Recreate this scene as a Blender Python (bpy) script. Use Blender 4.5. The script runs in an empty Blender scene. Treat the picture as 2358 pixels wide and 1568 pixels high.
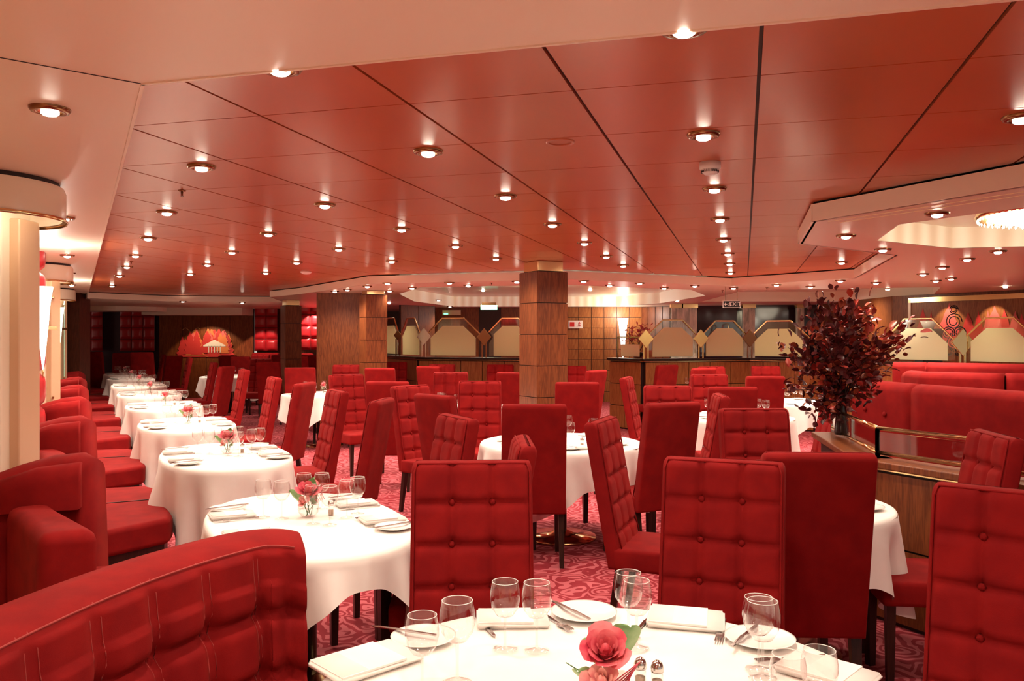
import bpy, bmesh, math, random
from mathutils import Vector, Matrix
R = random.Random(7)
C = bpy.context.scene.collection
sc = bpy.context.scene
PI = math.pi
# ------------------------------------------------------------------ camera, world, exposure
F = 1915.0; HZ = 774.0; H = 1.6
cam = bpy.data.cameras.new('camera'); cam.sensor_width = 36; cam.lens = 36 * F / 2358
cam.shift_y = -(784 - HZ) / 2358
cam.clip_start = 0.05
co = bpy.data.objects.new('camera', cam); C.objects.link(co)
co.location = (0, 0, H); co.rotation_euler = (PI / 2, 0, 0); sc.camera = co
w = bpy.data.worlds.new('world'); sc.world = w; w.use_nodes = True
w.node_tree.nodes['Background'].inputs[0].default_value = (1.0, 0.86, 0.72, 1)
w.node_tree.nodes['Background'].inputs[1].default_value = 0.2
sc.view_settings.view_transform = 'Standard'; sc.view_settings.look = 'None'
sc.view_settings.gamma = 1; sc.view_settings.use_curve_mapping = False
sc.view_settings.exposure = 1.45
SPOT_W = 27.0
LIGHT_COL = (1.0, 0.81, 0.64)
sc.cycles.use_denoising = True
sc.cycles.max_bounces = 7; sc.cycles.diffuse_bounces = 4; sc.cycles.glossy_bounces = 4
sc.cycles.transparent_max_bounces = 24; sc.cycles.sample_clamp_indirect = 4
sc.cycles.caustics_reflective = False; sc.cycles.caustics_refractive = False

ZR, ZS, ZL = 2.43, 2.41, 2.31       # red ceiling, near cream soffit, lower cream ceiling
U = (-0.463, 0.886); V = (0.886, 0.463); G = (0.269, 0.963)
YU = math.atan2(0.463, 0.886)       # rotation that turns +Y into U
def W(px, py, z):                    # where the sight line of a photograph point meets the level z
    D = F * (H - z) / (py - HZ)
    return ((px - 1179) / F * D, D)
def X(px, D): return (px - 1179) / F * D
def Z(py, D): return H - (py - HZ) * D / F

# ------------------------------------------------------------------ materials
def mat(name, col, rough=0.5, metal=0.0, **kw):
    m = bpy.data.materials.new(name); m.use_nodes = True
    b = m.node_tree.nodes['Principled BSDF']
    b.inputs['Base Color'].default_value = (*col, 1); b.inputs['Roughness'].default_value = rough
    b.inputs['Metallic'].default_value = metal
    for k, v in kw.items(): b.inputs[k.replace('_', ' ')].default_value = v
    return m
def nodes(m): return m.node_tree.nodes, m.node_tree.links, m.node_tree.nodes['Principled BSDF']
def noise_mix(m, c1, c2, scale, stretch=(1, 1, 1), bump=0.0, detail=4, lo=0.35, hi=0.65, dist=0.0, bdist=0.01):
    N, L, b = nodes(m)
    tc = N.new('ShaderNodeTexCoord'); mp = N.new('ShaderNodeMapping'); mp.inputs['Scale'].default_value = stretch
    nz = N.new('ShaderNodeTexNoise'); nz.inputs['Scale'].default_value = scale; nz.inputs['Detail'].default_value = detail
    nz.inputs['Distortion'].default_value = dist
    cr = N.new('ShaderNodeValToRGB'); cr.color_ramp.elements[0].position = lo; cr.color_ramp.elements[1].position = hi
    cr.color_ramp.elements[0].color = (*c1, 1); cr.color_ramp.elements[1].color = (*c2, 1)
    L.new(tc.outputs['Object'], mp.inputs[0]); L.new(mp.outputs[0], nz.inputs[0]); L.new(nz.outputs[0], cr.inputs[0])
    L.new(cr.outputs[0], b.inputs['Base Color'])
    if bump:
        bp = N.new('ShaderNodeBump'); bp.inputs['Strength'].default_value = bump; bp.inputs['Distance'].default_value = bdist
        L.new(nz.outputs[0], bp.inputs['Height']); L.new(bp.outputs[0], b.inputs['Normal'])
    return m
velvet = noise_mix(mat('red_velvet', (.5, .02, .02), 0.85, Sheen_Weight=0.04, Sheen_Roughness=0.45), (.190, .0058, .0068), (.240, .0080, .0080), 9, bump=0, detail=6)
velvet.node_tree.nodes['Principled BSDF'].inputs['Specular IOR Level'].default_value = .12
velvet.node_tree.nodes['Principled BSDF'].inputs['Sheen Tint'].default_value = (1, .25, .15, 1)
N_, L_, b_ = nodes(velvet)
fz = N_.new('ShaderNodeTexNoise'); fz.inputs['Scale'].default_value = 420; fb = N_.new('ShaderNodeBump'); fb.inputs['Strength'].default_value = .25; fb.inputs['Distance'].default_value = .002
tc_ = N_.new('ShaderNodeTexCoord'); L_.new(tc_.outputs['Object'], fz.inputs[0]); L_.new(fz.outputs[0], fb.inputs['Height']); L_.new(fb.outputs[0], b_.inputs['Normal'])
lacquer = noise_mix(mat('red_lacquer', (.5, .08, .03), 0.34, Coat_Weight=0.25, Coat_Roughness=0.16), (.47, .100, .032), (.51, .114, .037), 1.3, (1, 1, 1), detail=2)
cream = mat('cream_paint', (.86, .70, .56), 0.38)
cream2 = mat('cream_gloss', (.86, .74, .58), 0.25)
stripe = mat('lit_striped_cream', (.9, .8, .6), 0.5)
N_, L_, b_ = nodes(stripe)
tc_ = N_.new('ShaderNodeTexCoord'); wv = N_.new('ShaderNodeTexWave'); wv.inputs['Scale'].default_value = 1.6; wv.inputs['Distortion'].default_value = 0.6
cr_ = N_.new('ShaderNodeValToRGB'); cr_.color_ramp.elements[0].color = (.80, .62, .42, 1); cr_.color_ramp.elements[1].color = (.95, .86, .66, 1)
L_.new(tc_.outputs['Object'], wv.inputs[0]); L_.new(wv.outputs[0], cr_.inputs[0]); L_.new(cr_.outputs[0], b_.inputs['Base Color'])
L_.new(cr_.outputs[0], b_.inputs['Emission Color']); b_.inputs['Emission Strength'].default_value = 0.10  # weak emission stands in for cove light on the coffer stripes
def woodmat(n, a, b, r=.42): return noise_mix(mat(n, a, r, Coat_Weight=0.06, Coat_Roughness=0.2, Specular_IOR_Level=.3), a, b, 7, (9, 9, .8), detail=6, dist=1.2, bump=.05, bdist=.002)
wood = woodmat('cherry_wood', (.115, .028, .008), (.22, .062, .017))
wood2 = woodmat('light_cherry_wood', (.25, .082, .023), (.38, .15, .044))
wood_dark = woodmat('dark_stained_wood', (.016, .006, .004), (.035, .012, .008), .3)
joint = mat('dark_joint', (.025, .006, .004), 0.6)
brass = mat('polished_brass', (.80, .56, .28), 0.16, 1.0)
chrome = mat('polished_steel', (.62, .58, .55), 0.14, 1.0)
bronze = mat('dark_bronze', (.30, .15, .07), 0.25, 1.0)
steel = mat('cutlery_steel', (.42, .38, .36), 0.2, 1.0)
linen = noise_mix(mat('white_linen', (.85, .82, .78), 0.8), (.83, .79, .75), (.88, .85, .81), 6, bump=.12, bdist=.01)
china = mat('white_china', (.88, .86, .83), 0.18)
frost = mat('frosted_glass', (.95, .90, .66), 0.5)
N_, L_, b_ = nodes(frost); tl_ = N_.new('ShaderNodeBsdfTranslucent'); tl_.inputs[0].default_value = (.95, .93, .70, 1); mx_ = N_.new('ShaderNodeMixShader'); mx_.inputs[0].default_value = .6
L_.new(b_.outputs[0], mx_.inputs[1]); L_.new(tl_.outputs[0], mx_.inputs[2]); L_.new(mx_.outputs[0], N_['Material Output'].inputs[0])
marble = noise_mix(mat('pale_marble', (.6, .6, .5), 0.2), (.30, .34, .28), (.75, .74, .62), 5, (1, 1, .4), detail=8, dist=2)
darkwin = mat('dark_window', (.02, .006, .012), 0.08)
pinewood = noise_mix(mat('pale_floor_wood', (.6, .4, .25), 0.35), (.50, .30, .17), (.62, .40, .25), 5, (1, 9, 1))
green = noise_mix(mat('leaf_green', (.2, .4, .1), 0.5), (.16, .36, .12), (.42, .58, .30), 12)
stemgreen = mat('stem_green', (.06, .16, .05), 0.5)
rosemat = noise_mix(mat('rose_petal', (.8, .2, .25), 0.55), (.55, .03, .07), (.80, .22, .24), 18)
rosepale = noise_mix(mat('pale_petal', (.85, .5, .5), 0.55), (.75, .22, .24), (.85, .55, .45), 18)
leafm = [noise_mix(mat('burgundy_leaf', (.1, .01, .01), 0.38), (.045, .008, .010), (.13, .016, .016), 9),
         noise_mix(mat('red_leaf', (.3, .02, .01), 0.38), (.22, .015, .012), (.40, .045, .025), 9),
         noise_mix(mat('rust_leaf', (.3, .1, .03), 0.38), (.16, .03, .015), (.45, .10, .04), 9)]
peach = mat('beige_wall', (.66, .43, .27), 0.4)
pepper = mat('shaker_fill', (.45, .32, .22), 0.6)
plastic = mat('white_plastic', (.82, .76, .72), 0.4)
black = mat('black_plastic', (.01, .01, .01), 0.4)
flame = [mat('mural_red', (.55, .03, .03), .6), mat('mural_rose', (.70, .12, .12), .6), mat('mural_orange', (.72, .20, .06), .6), mat('mural_ochre', (.60, .36, .12), .6)]
def emis(name, col, s):
    m = bpy.data.materials.new(name); m.use_nodes = True; N, L, b = nodes(m)
    b.inputs['Base Color'].default_value = (*col, 1); b.inputs['Emission Color'].default_value = (*col, 1); b.inputs['Emission Strength'].default_value = s
    return m
lampglow = emis('lamp_glow', (1, .88, .70), 14)
sconceglow = emis('sconce_glow', (1, .93, .80), 2.6)
crystal = emis('crystal_glow', (1, .93, .76), 1.1)
signgreen = emis('sign_green', (.15, .75, .45), 1.2)
signwhite = emis('sign_white', (.75, 1, .9), 1.6)
def glassmat(name, tint, base=.06, top=.75, edge=(1, 1, 1)):
    m = bpy.data.materials.new(name); m.use_nodes = True; N, L = m.node_tree.nodes, m.node_tree.links
    N.remove(N['Principled BSDF']); out = N['Material Output']
    t = N.new('ShaderNodeBsdfTransparent'); t.inputs[0].default_value = (*tint, 1)
    g = N.new('ShaderNodeBsdfGlossy'); g.inputs['Roughness'].default_value = .03; g.inputs[0].default_value = (*edge, 1)
    lw = N.new('ShaderNodeLayerWeight'); lw.inputs[0].default_value = .35
    mr = N.new('ShaderNodeMapRange'); mr.inputs['From Min'].default_value = .25; mr.inputs['From Max'].default_value = 1; mr.inputs['To Min'].default_value = base; mr.inputs['To Max'].default_value = top
    mx = N.new('ShaderNodeMixShader')
    L.new(lw.outputs['Facing'], mr.inputs[0]); L.new(mr.outputs[0], mx.inputs[0]); L.new(t.outputs[0], mx.inputs[1]); L.new(g.outputs[0], mx.inputs[2]); L.new(mx.outputs[0], out.inputs[0])
    return m
glass = glassmat('clear_glass', (.95, .935, .93), .07, .85)
pane = glassmat('green_glass', (.80, .88, .80), .10, .6)
clearpane = glassmat('clear_pane', (.90, .90, .86), .08, .5)
# carpet with scroll pattern
carpet = mat('scroll_carpet', (.4, .02, .03), 0.95)
N_, L_, b_ = nodes(carpet)
tc_ = N_.new('ShaderNodeTexCoord'); nz = N_.new('ShaderNodeTexNoise'); nz.inputs['Scale'].default_value = 3.5; nz.inputs['Detail'].default_value = 1
vm = N_.new('ShaderNodeVectorMath'); vm.operation = 'SCALE'; vm.inputs['Scale'].default_value = .32
va = N_.new('ShaderNodeVectorMath'); va.operation = 'ADD'
vo = N_.new('ShaderNodeTexVoronoi'); vo.feature = 'F1'; vo.inputs['Scale'].default_value = 5.2
m1 = N_.new('ShaderNodeMath'); m1.operation = 'MULTIPLY'; m1.inputs[1].default_value = 27
m2 = N_.new('ShaderNodeMath'); m2.operation = 'SINE'
n2 = N_.new('ShaderNodeTexNoise'); n2.inputs['Scale'].default_value = 16; n2.inputs['Detail'].default_value = 0
m3 = N_.new('ShaderNodeMath'); m3.operation = 'MULTIPLY_ADD'; m3.inputs[1].default_value = 3.4
cr_ = N_.new('ShaderNodeValToRGB'); e = cr_.color_ramp.elements; e[0].position = .52; e[1].position = .66
e[0].color = (.24, .007, .018, 1); e[1].color = (.46, .095, .115, 1)
m4 = N_.new('ShaderNodeMath'); m4.operation = 'MULTIPLY_ADD'; m4.inputs[1].default_value = .5; m4.inputs[2].default_value = .5
L_.new(tc_.outputs['Object'], nz.inputs[0]); L_.new(nz.outputs['Color'], vm.inputs[0]); L_.new(vm.outputs[0], va.inputs[0]); L_.new(tc_.outputs['Object'], va.inputs[1])
L_.new(va.outputs[0], vo.inputs[0]); L_.new(vo.outputs['Distance'], m1.inputs[0]); L_.new(tc_.outputs['Object'], n2.inputs[0])
L_.new(n2.outputs[0], m3.inputs[0]); L_.new(m1.outputs[0], m3.inputs[2]); L_.new(m3.outputs[0], m2.inputs[0]); L_.new(m2.outputs[0], m4.inputs[0]); L_.new(m4.outputs[0], cr_.inputs[0])
L_.new(cr_.outputs[0], b_.inputs['Base Color'])

# ------------------------------------------------------------------ mesh helpers
class MB:
    def __init__(s): s.v = []; s.f = []
    def add(s, vs, fs):
        n = len(s.v); s.v += [tuple(p) for p in vs]; s.f += [tuple(i + n for i in f) for f in fs]; return s
    def box(s, c, d, rz=0, tilt=0):
        x, y, z = d[0] / 2, d[1] / 2, d[2] / 2
        M = Matrix.Translation(c) @ Matrix.Rotation(rz, 4, 'Z') @ Matrix.Rotation(tilt, 4, 'X')
        vs = [M @ Vector(p) for p in ((-x, -y, -z), (x, -y, -z), (x, y, -z), (-x, y, -z), (-x, -y, z), (x, -y, z), (x, y, z), (-x, y, z))]
        return s.add(vs, [(0, 3, 2, 1), (4, 5, 6, 7), (0, 1, 5, 4), (1, 2, 6, 5), (2, 3, 7, 6), (3, 0, 4, 7)])
    def prism(s, poly, z0, z1):
        n = len(poly)
        a = sum(poly[i][0] * poly[(i + 1) % n][1] - poly[(i + 1) % n][0] * poly[i][1] for i in range(n))
        if a < 0: poly = poly[::-1]
        vs = [(p[0], p[1], z0) for p in poly] + [(p[0], p[1], z1) for p in poly]
        return s.add(vs, [tuple(range(n - 1, -1, -1)), tuple(range(n, 2 * n))] + [(i, (i + 1) % n, n + (i + 1) % n, n + i) for i in range(n)])
    def lathe(s, prof, n=20, c=(0, 0, 0), capb=True, capt=True):
        vs = []; fs = []; m = len(prof)
        for r, z in prof:
            for k in range(n):
                a = 2 * PI * k / n; vs.append((c[0] + r * math.cos(a), c[1] + r * math.sin(a), c[2] + z))
        for j in range(m - 1):
            for k in range(n): fs.append((j * n + k, j * n + (k + 1) % n, (j + 1) * n + (k + 1) % n, (j + 1) * n + k))
        if capb: fs.append(tuple(range(n - 1, -1, -1)))
        if capt: fs.append(tuple((m - 1) * n + k for k in range(n)))
        return s.add(vs, fs)
    def tube(s, path, r, n=6, r2=None):
        P_ = [Vector(p) for p in path]; vs = []; fs = []
        for i, p in enumerate(P_):
            d = (P_[min(i + 1, len(P_) - 1)] - P_[max(i - 1, 0)]).normalized()
            a = d.cross(Vector((0, 0, 1))); a = a.normalized() if a.length > .05 else d.cross(Vector((1, 0, 0))).normalized()
            b = d.cross(a); rr = r if r2 is None else r + (r2 - r) * i / (len(P_) - 1)
            for k in range(n): t = 2 * PI * k / n + PI / n; vs.append(p + a * rr * math.cos(t) + b * rr * math.sin(t))
        for i in range(len(P_) - 1):
            for k in range(n): fs.append((i * n + k, i * n + (k + 1) % n, (i + 1) * n + (k + 1) % n, (i + 1) * n + k))
        fs += [tuple(range(n - 1, -1, -1)), tuple((len(P_) - 1) * n + k for k in range(n))]
        return s.add(vs, fs)
    def sheet(s, rows, closed=False):
        n = len(rows[0]); vs = [p for r in rows for p in r]; fs = []
        for i in range(len(rows) - 1):
            for k in range(n if closed else n - 1): fs.append((i * n + k, i * n + (k + 1) % n, (i + 1) * n + (k + 1) % n, (i + 1) * n + k))
        return s.add(vs, fs)
    def data(s, name, m, smooth=False):
        me = bpy.data.meshes.new(name); me.from_pydata(s.v, [], s.f)
        if isinstance(m, (list, tuple)):
            for x in m: me.materials.append(x)
        else: me.materials.append(m)
        if smooth:
            for p in me.polygons: p.use_smooth = True
        me.update(); return me
    def build(s, name, m, parent=None, smooth=False, bevel=0, seg=2, solid=0, sub=0, loc=None, rz=0):
        o = bpy.data.objects.new(name, s.data(name, m, smooth or bevel > 0)); C.objects.link(o)
        if parent: o.parent = parent
        if loc: o.location = loc
        if rz: o.rotation_euler = (0, 0, rz)
        if solid: q = o.modifiers.new('solid', 'SOLIDIFY'); q.thickness = solid; q.offset = 0
        if bevel:
            q = o.modifiers.new('bevel', 'BEVEL'); q.width = bevel; q.segments = seg; q.limit_method = 'ANGLE'; q.angle_limit = .6; q.harden_normals = True
        if sub: q = o.modifiers.new('sub', 'SUBSURF'); q.levels = sub; q.render_levels = sub
        return o
used_labels = {}
def tag(o, label, cat, group=None, kind=None):
    if label: o['label'] = label; used_labels[label] = used_labels.get(label, 0) + 1
    if cat: o['category'] = cat
    if group: o['group'] = group
    if kind: o['kind'] = kind
    return o
def struct(o): o['kind'] = 'structure'; return o
def thing(name, label, cat, loc=(0, 0, 0), rz=0, group=None):
    o = bpy.data.objects.new(name, None); C.objects.link(o); o.location = loc; o.rotation_euler = (0, 0, rz); o.empty_display_size = .05
    return tag(o, label, cat, group)
def inst(src, parent=None, loc=None, rz=None, rot=None):
    c = src.copy(); C.objects.link(c); c.parent = parent
    if loc is not None: c.location = loc
    if rz is not None: c.rotation_euler = (0, 0, rz)
    if rot is not None: c.rotation_euler = rot
    return c
def dup(root, loc, rz, label, group=None):
    r = root.copy(); C.objects.link(r); r.location = loc; r.rotation_euler = (0, 0, rz); tag(r, label, None, group)
    for ch in CH.get(root.name, []):
        c = ch.copy(); C.objects.link(c); c.parent = r
        for g_ in CH.get(ch.name, []):
            d = g_.copy(); C.objects.link(d); d.parent = c
    return r
CH = {}
def reg(root):                       # remember the children of a source object
    CH[root.name] = list(root.children)
    for c in root.children: CH[c.name] = list(c.children)
ORD = ['nearest', 'second', 'third', 'fourth', 'fifth', 'sixth', 'seventh', 'eighth', 'ninth', 'tenth', 'eleventh', 'twelfth', 'thirteenth', 'fourteenth', 'fifteenth', 'sixteenth', 'seventeenth', 'eighteenth', 'nineteenth', 'twentieth', 'twenty-first', 'twenty-second', 'twenty-third', 'twenty-fourth', 'twenty-fifth', 'twenty-sixth', 'twenty-seventh', 'twenty-eighth']
def clip(subj, a, b, c):             # keep a*x+b*y<=c
    out = []; n = len(subj)
    for i in range(n):
        p, q = subj[i], subj[(i + 1) % n]; dp = a * p[0] + b * p[1] - c; dq = a * q[0] + b * q[1] - c
        if dp <= 0: out.append(p)
        if dp * dq < 0: t = dp / (dp - dq); out.append((p[0] + t * (q[0] - p[0]), p[1] + t * (q[1] - p[1])))
    return out
def area(poly): return sum(poly[i][0] * poly[(i + 1) % len(poly)][1] - poly[(i + 1) % len(poly)][0] * poly[i][1] for i in range(len(poly))) / 2
def holed(outer, holes, z, name, m, parent=None):
    bm = bmesh.new()
    for loop in [outer] + holes:
        vs = [bm.verts.new((p[0], p[1], z)) for p in loop]
        for i in range(len(vs)): bm.edges.new((vs[i], vs[(i + 1) % len(vs)]))
    bmesh.ops.triangle_fill(bm, edges=bm.edges[:], use_beauty=True, normal=(0, 0, -1))
    bm.normal_update()
    for f in bm.faces:
        if f.normal.z > 0: f.normal_flip()
    me = bpy.data.meshes.new(name); bm.to_mesh(me); bm.free(); me.materials.append(m)
    o = bpy.data.objects.new(name, me); C.objects.link(o); o.parent = parent; return o
def fascia(pts, z0, z1, name, m, parent=None, t=.03):
    b = MB()
    for i in range(len(pts) - 1):
        p, q = pts[i], pts[i + 1]; L = math.dist(p, q); a = math.atan2(q[1] - p[1], q[0] - p[0])
        b.box(((p[0] + q[0]) / 2, (p[1] + q[1]) / 2, (z0 + z1) / 2), (L + t * .8, t, z1 - z0), a)
    return b.build(name, m, parent)
exec_later = []
# ------------------------------------------------------------------ floor
o = struct(MB().prism([(-14, -2.5), (14, -2.5), (14, 27), (-14, 27)], -.1, 0).build('floor', carpet))
a0 = (-2.05, 2.6)
b = MB(); q = [(a0[0] - U[0] * 6, a0[1] - U[1] * 6), (a0[0] + U[0] * 18, a0[1] + U[1] * 18), (a0[0] + U[0] * 18 - V[0] * 4, a0[1] + U[1] * 18 - V[1] * 4), (a0[0] - U[0] * 6 - V[0] * 4, a0[1] - U[1] * 6 - V[1] * 4)]
q = [(p[0] - V[0] * .25, p[1] - V[1] * .25) for p in q]
struct(b.prism(q, .0, .006).build('trim_1', pinewood))
# ------------------------------------------------------------------ ceilings
RP = [(-1.185, 2.67), (3.65, 1.31), (1.87, 5.15), (2.22, 6.4), (3.37, 7.3), (4.19, 10.15), (3.1, 11.75), (.67, 10.4), (-1.95, 11.35), (-3.57, 14.06), (-4.38, 15.1), (-4.75, 17.3), (-7.0, 16.9), (-7.94, 15.58)]
ceil = struct(MB().prism([(-15, -2.6), (14.5, -2.6), (14.5, 27), (-15, 27)], 2.75, 2.85).build('ceiling', joint))
fl = MB().prism(RP, ZR + .012, ZR + .03).build('ceiling_backing', joint, ceil)
n_tile = 0
for i in range(-28, 14):
    for j in range(0, 34):
        c0 = i * .6 + .045; c1 = c0 + .6; d0 = j * .643 + .19; d1 = d0 + .643
        gx, gy = .006, .0032            # half-gaps: open grooves one way, tight joints the other
        GP = (G[1], -G[0])              # perpendicular to G, to the right
        poly = [(p[0], p[1]) for p in RP]
        for (aa, bb, cc) in ((GP[0], GP[1], c1 - gx), (-GP[0], -GP[1], -(c0 + gx)), (G[0], G[1], d1 - gy), (-G[0], -G[1], -(d0 + gy))):
            poly = clip(poly, aa, bb, cc)
            if len(poly) < 3: break
        if len(poly) >= 3 and abs(area(poly)) > .003:
            MB().prism(poly, ZR, ZR + .012).build('ceiling_panel', lacquer, ceil); n_tile += 1
print('tiles', n_tile)
so = struct(holed([RP[0], RP[-1], (-15, 28.9), (-15, -2.6), (4.6, -2.6), RP[1]], [], ZS, 'ceiling_soffit', cream))
trim_pts = [RP[-1], RP[0], RP[1]]
fascia(trim_pts, ZS - .004, ZR + .02, 'soffit_edge', cream, so, t=.012)
p0 = W(0, 132, ZS); p1 = RP[0]
MB().box(((p0[0] + p1[0]) / 2, (p0[1] + p1[1]) / 2, ZS), (math.dist(p0, p1), .004, .004), math.atan2(p1[1] - p0[1], p1[0] - p0[0])).build('joint_line', joint, so)
COF1 = [(2.46, 5.29), (2.71, 6.18), (3.56, 6.73), (4.45, 6.5), (5.0, 5.5), (4.75, 4.5), (3.95, 3.95), (3.1, 4.05)]
COF2 = [(-1.33, 12.1), (.72, 11.5), (2.75, 12.75), (3.4, 14.6), (3.2, 18.0), (2.5, 20), (-1.4, 20), (-2.0, 17), (-1.9, 14)]
COF3 = [(3.6, 12.9), (6.2, 12.0), (7.2, 14.2), (6.6, 17.0), (3.9, 17.2)]
lo = struct(holed([RP[1], (4.6, -2.6), (14.5, -2.6), (14.5, 27), (-15, 27), (-15, 26.5)] + RP[:1:-1], [COF1, COF2, COF3], ZL, 'ceiling_lower', cream))
fascia(RP[1:], ZL, ZR - .014, 'fascia', cream, lo)
fascia([RP[-1], (-15, 26.5)], ZL, ZS + .01, 'fascia', cream, lo); fascia([RP[1], (4.6, -2.6)], ZL, ZS + .01, 'fascia', cream, lo)
for cf, h, mm, nm in ((COF1, .17, stripe, 'coffer_side'), (COF2, .24, stripe, 'coffer_side'), (COF3, .2, cream, 'coffer_side')):
    fascia(cf + cf[:1], ZL + .002, ZL + h, nm, mm, lo, t=.012)
    big = [(p[0] + (p[0] - sum(q[0] for q in cf) / len(cf)) * .06, p[1] + (p[1] - sum(q[1] for q in cf) / len(cf)) * .06) for p in cf]
    MB().prism(big, ZL + h, ZL + h + .02).build('coffer_top', cream2, lo)
# fine gilt lines on the ring under the chandelier
d_ = (U[0], U[1]); gilt_l = mat('pale_gilt', (.98, .84, .55), .3)
for off in (.10, .2):
    p = (1.87 + V[0] * off, 5.15 + V[1] * off - .05)
    MB().box((p[0] - U[0] * 1.5, p[1] - U[1] * 1.5, ZL - .001), (.008, 3.0, .004), YU).build('gilt_line', gilt_l, lo)
# ------------------------------------------------------------------ downlights
dl_ring = MB().lathe([(.034, .0), (.040, -.012), (.046, -.016), (.062, -.014), (.068, -.006), (.068, .0)], 24, capb=False, capt=False).data('trim_ring', bronze, True)
dl_in = MB().lathe([(.040, -.012), (.030, -.004), (.026, .0)], 20, capb=False, capt=False).data('reflector', brass, True)
dl_lens = MB().lathe([(.030, -.012), (.030, -.020), (.022, -.026), (.008, -.029), (.001, -.0295)], 16, capb=True, capt=False).data('lens', lampglow, True)
def downlight(x, y, z, label, group, power=1.0, lit=True):
    t = thing('downlight', label, 'ceiling light', (x, y, z), 0, group)
    for nm, me in (('trim_ring', dl_ring), ('reflector', dl_in), ('lens', dl_lens)):
        o = bpy.data.objects.new(nm, me); C.objects.link(o); o.parent = t
    lamp(t, power * (1.0 if y < 7 else 1.75))
    return t
def lamp(t, power=1.0, z=-.03):
    l = bpy.data.lights.new('lamp', 'SPOT'); l.energy = SPOT_W * power; l.color = LIGHT_COL; l.spot_size = math.radians(150); l.spot_blend = 1.0; l.shadow_soft_size = .06
    lo_ = bpy.data.objects.new('lamp', l); C.objects.link(lo_); lo_.location = (0, 0, z); lo_.parent = t
runs = [('leftmost', [(464, 382), (384, 487), (341, 547), (312, 587), (292, 613), (275, 634), (258, 657)]),
        ('second leftmost', [(645, 153), (986, 347), (748, 470), (618, 537), (534, 579), (478, 608), (438, 630)]),
        ('third', [(1164, 450), (925, 526), (780, 572), (683, 603), (612, 627)]),
        ('fourth', [(1272, 515), (1049, 565), (902, 600)]),
        ('fifth', [(1346, 558), (1142, 594)]),
        ('long right', [(1575, 60), (1620, 308), (1645, 433), (1658, 503), (1666, 550), (1676, 583), (1680, 606), (1682, 627)])]
for rn, pts in runs:
    for k, (px, py) in enumerate(pts):
        x, y = W(px, py, ZR); downlight(x, y, ZR, f'{ORD[k]} downlight of the {rn} run across the red ceiling', 'downlights in the red ceiling')
for px, py, lb in ((1396, 589, 'right of the veneered column, upper of two'), (1435, 610, 'right of the veneered column, lower and brighter of two'), (1938, 603, 'alone in the far right tongue'), (2352, 268, 'cut by the right picture edge')):
    x, y = W(px, py, ZR); downlight(x, y, ZR, f'downlight in the red ceiling {lb}', 'downlights in the red ceiling')
for k, (px, py) in enumerate([(115, 249), (148, 500), (155, 587), (161, 628), (165, 655)]):
    x, y = W(px, py, ZS); downlight(x, y, ZS, f'{ORD[k]} downlight along the cream soffit over the banquettes', 'downlights in the left soffit')
low = [(421, 693), (558, 696), (771, 670), (800, 666), (846, 658), (892, 651), (897, 669), (949, 662), (1010, 690), (1035, 650), (1036, 705), (1078, 656), (1190, 647), (1344, 646), (1404, 656), (1473, 651), (1514, 709), (1529, 662), (1600, 657), (1689, 662), (1715, 700), (1788, 655), (1866, 659)]
for k, (px, py) in enumerate(low):
    x, y = W(px, py, ZL); downlight(x, y, ZL, f'small downlight in the far cream ceiling, {ORD[k].replace("nearest", "first")} from the left', 'downlights in the far cream ceiling', .8)
for k, (px, py) in enumerate([(2158, 490), (1948, 541), (2033, 573), (2298, 577), (2227, 595), (2170, 614), (2125, 630), (2155, 645), (2190, 640), (1935, 645), (2017, 650)]):
    x, y = W(px, py, ZL); downlight(x, y, ZL, f'downlight in the cream ceiling beside the chandelier recess, {ORD[k]} from the camera', 'downlights round the chandelier recess')
# added fill lamps, out of view overhead and behind the camera
for k, (x, y) in enumerate([(-1.8, .9), (0, .9), (1.6, .6), (-1, -.9), (.9, -1.0), (2.8, -.6), (-2.6, -.8)]):
    t = bpy.data.objects.new('added_lamp_lens', dl_lens); C.objects.link(t); t.location = (x, y, ZS); t.parent = so; lamp(t, 1.5)
# ------------------------------------------------------------------ ceiling fittings
t = thing('smoke_detector', 'white round smoke detector with grille on the red ceiling', 'smoke detector', (*W(1635, 374, ZR), ZR))
MB().lathe([(.05, 0), (.05, -.03), (.046, -.034)], 28).build('base', plastic, t, True)
MB().lathe([(.044, -.034), (.036, -.05), (.026, -.058)], 24).build('cap', plastic, t, True)
for k in range(26):
    a = 2 * PI * k / 26; MB().box((.0405 * math.cos(a), .0405 * math.sin(a), -.043), (.003, .004, .012), a).build('vent_slot', black, t)
o = MB().lathe([(.075, 0), (.07, -.012), (.04, -.03), (.01, -.034)], 20).build('smoke_detector', plastic, None, True); o.location = (*W(705, 626, ZR), ZR); tag(o, 'small white smoke detector on the far red ceiling left of centre', 'smoke detector')
t = thing('ceiling_speaker', 'red round ceiling speaker flush in the lacquered ceiling', 'speaker', (*W(1290, 326, ZR), ZR))
MB().lathe([(.062, 0), (.062, -.004), (.050, -.006), (.050, 0)], 36, capb=False, capt=False).build('ring', lacquer, t, True)
MB().lathe([(.049, -.001), (.001, -.003)], 36, capb=False).build('grille', lacquer, t, True)
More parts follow.
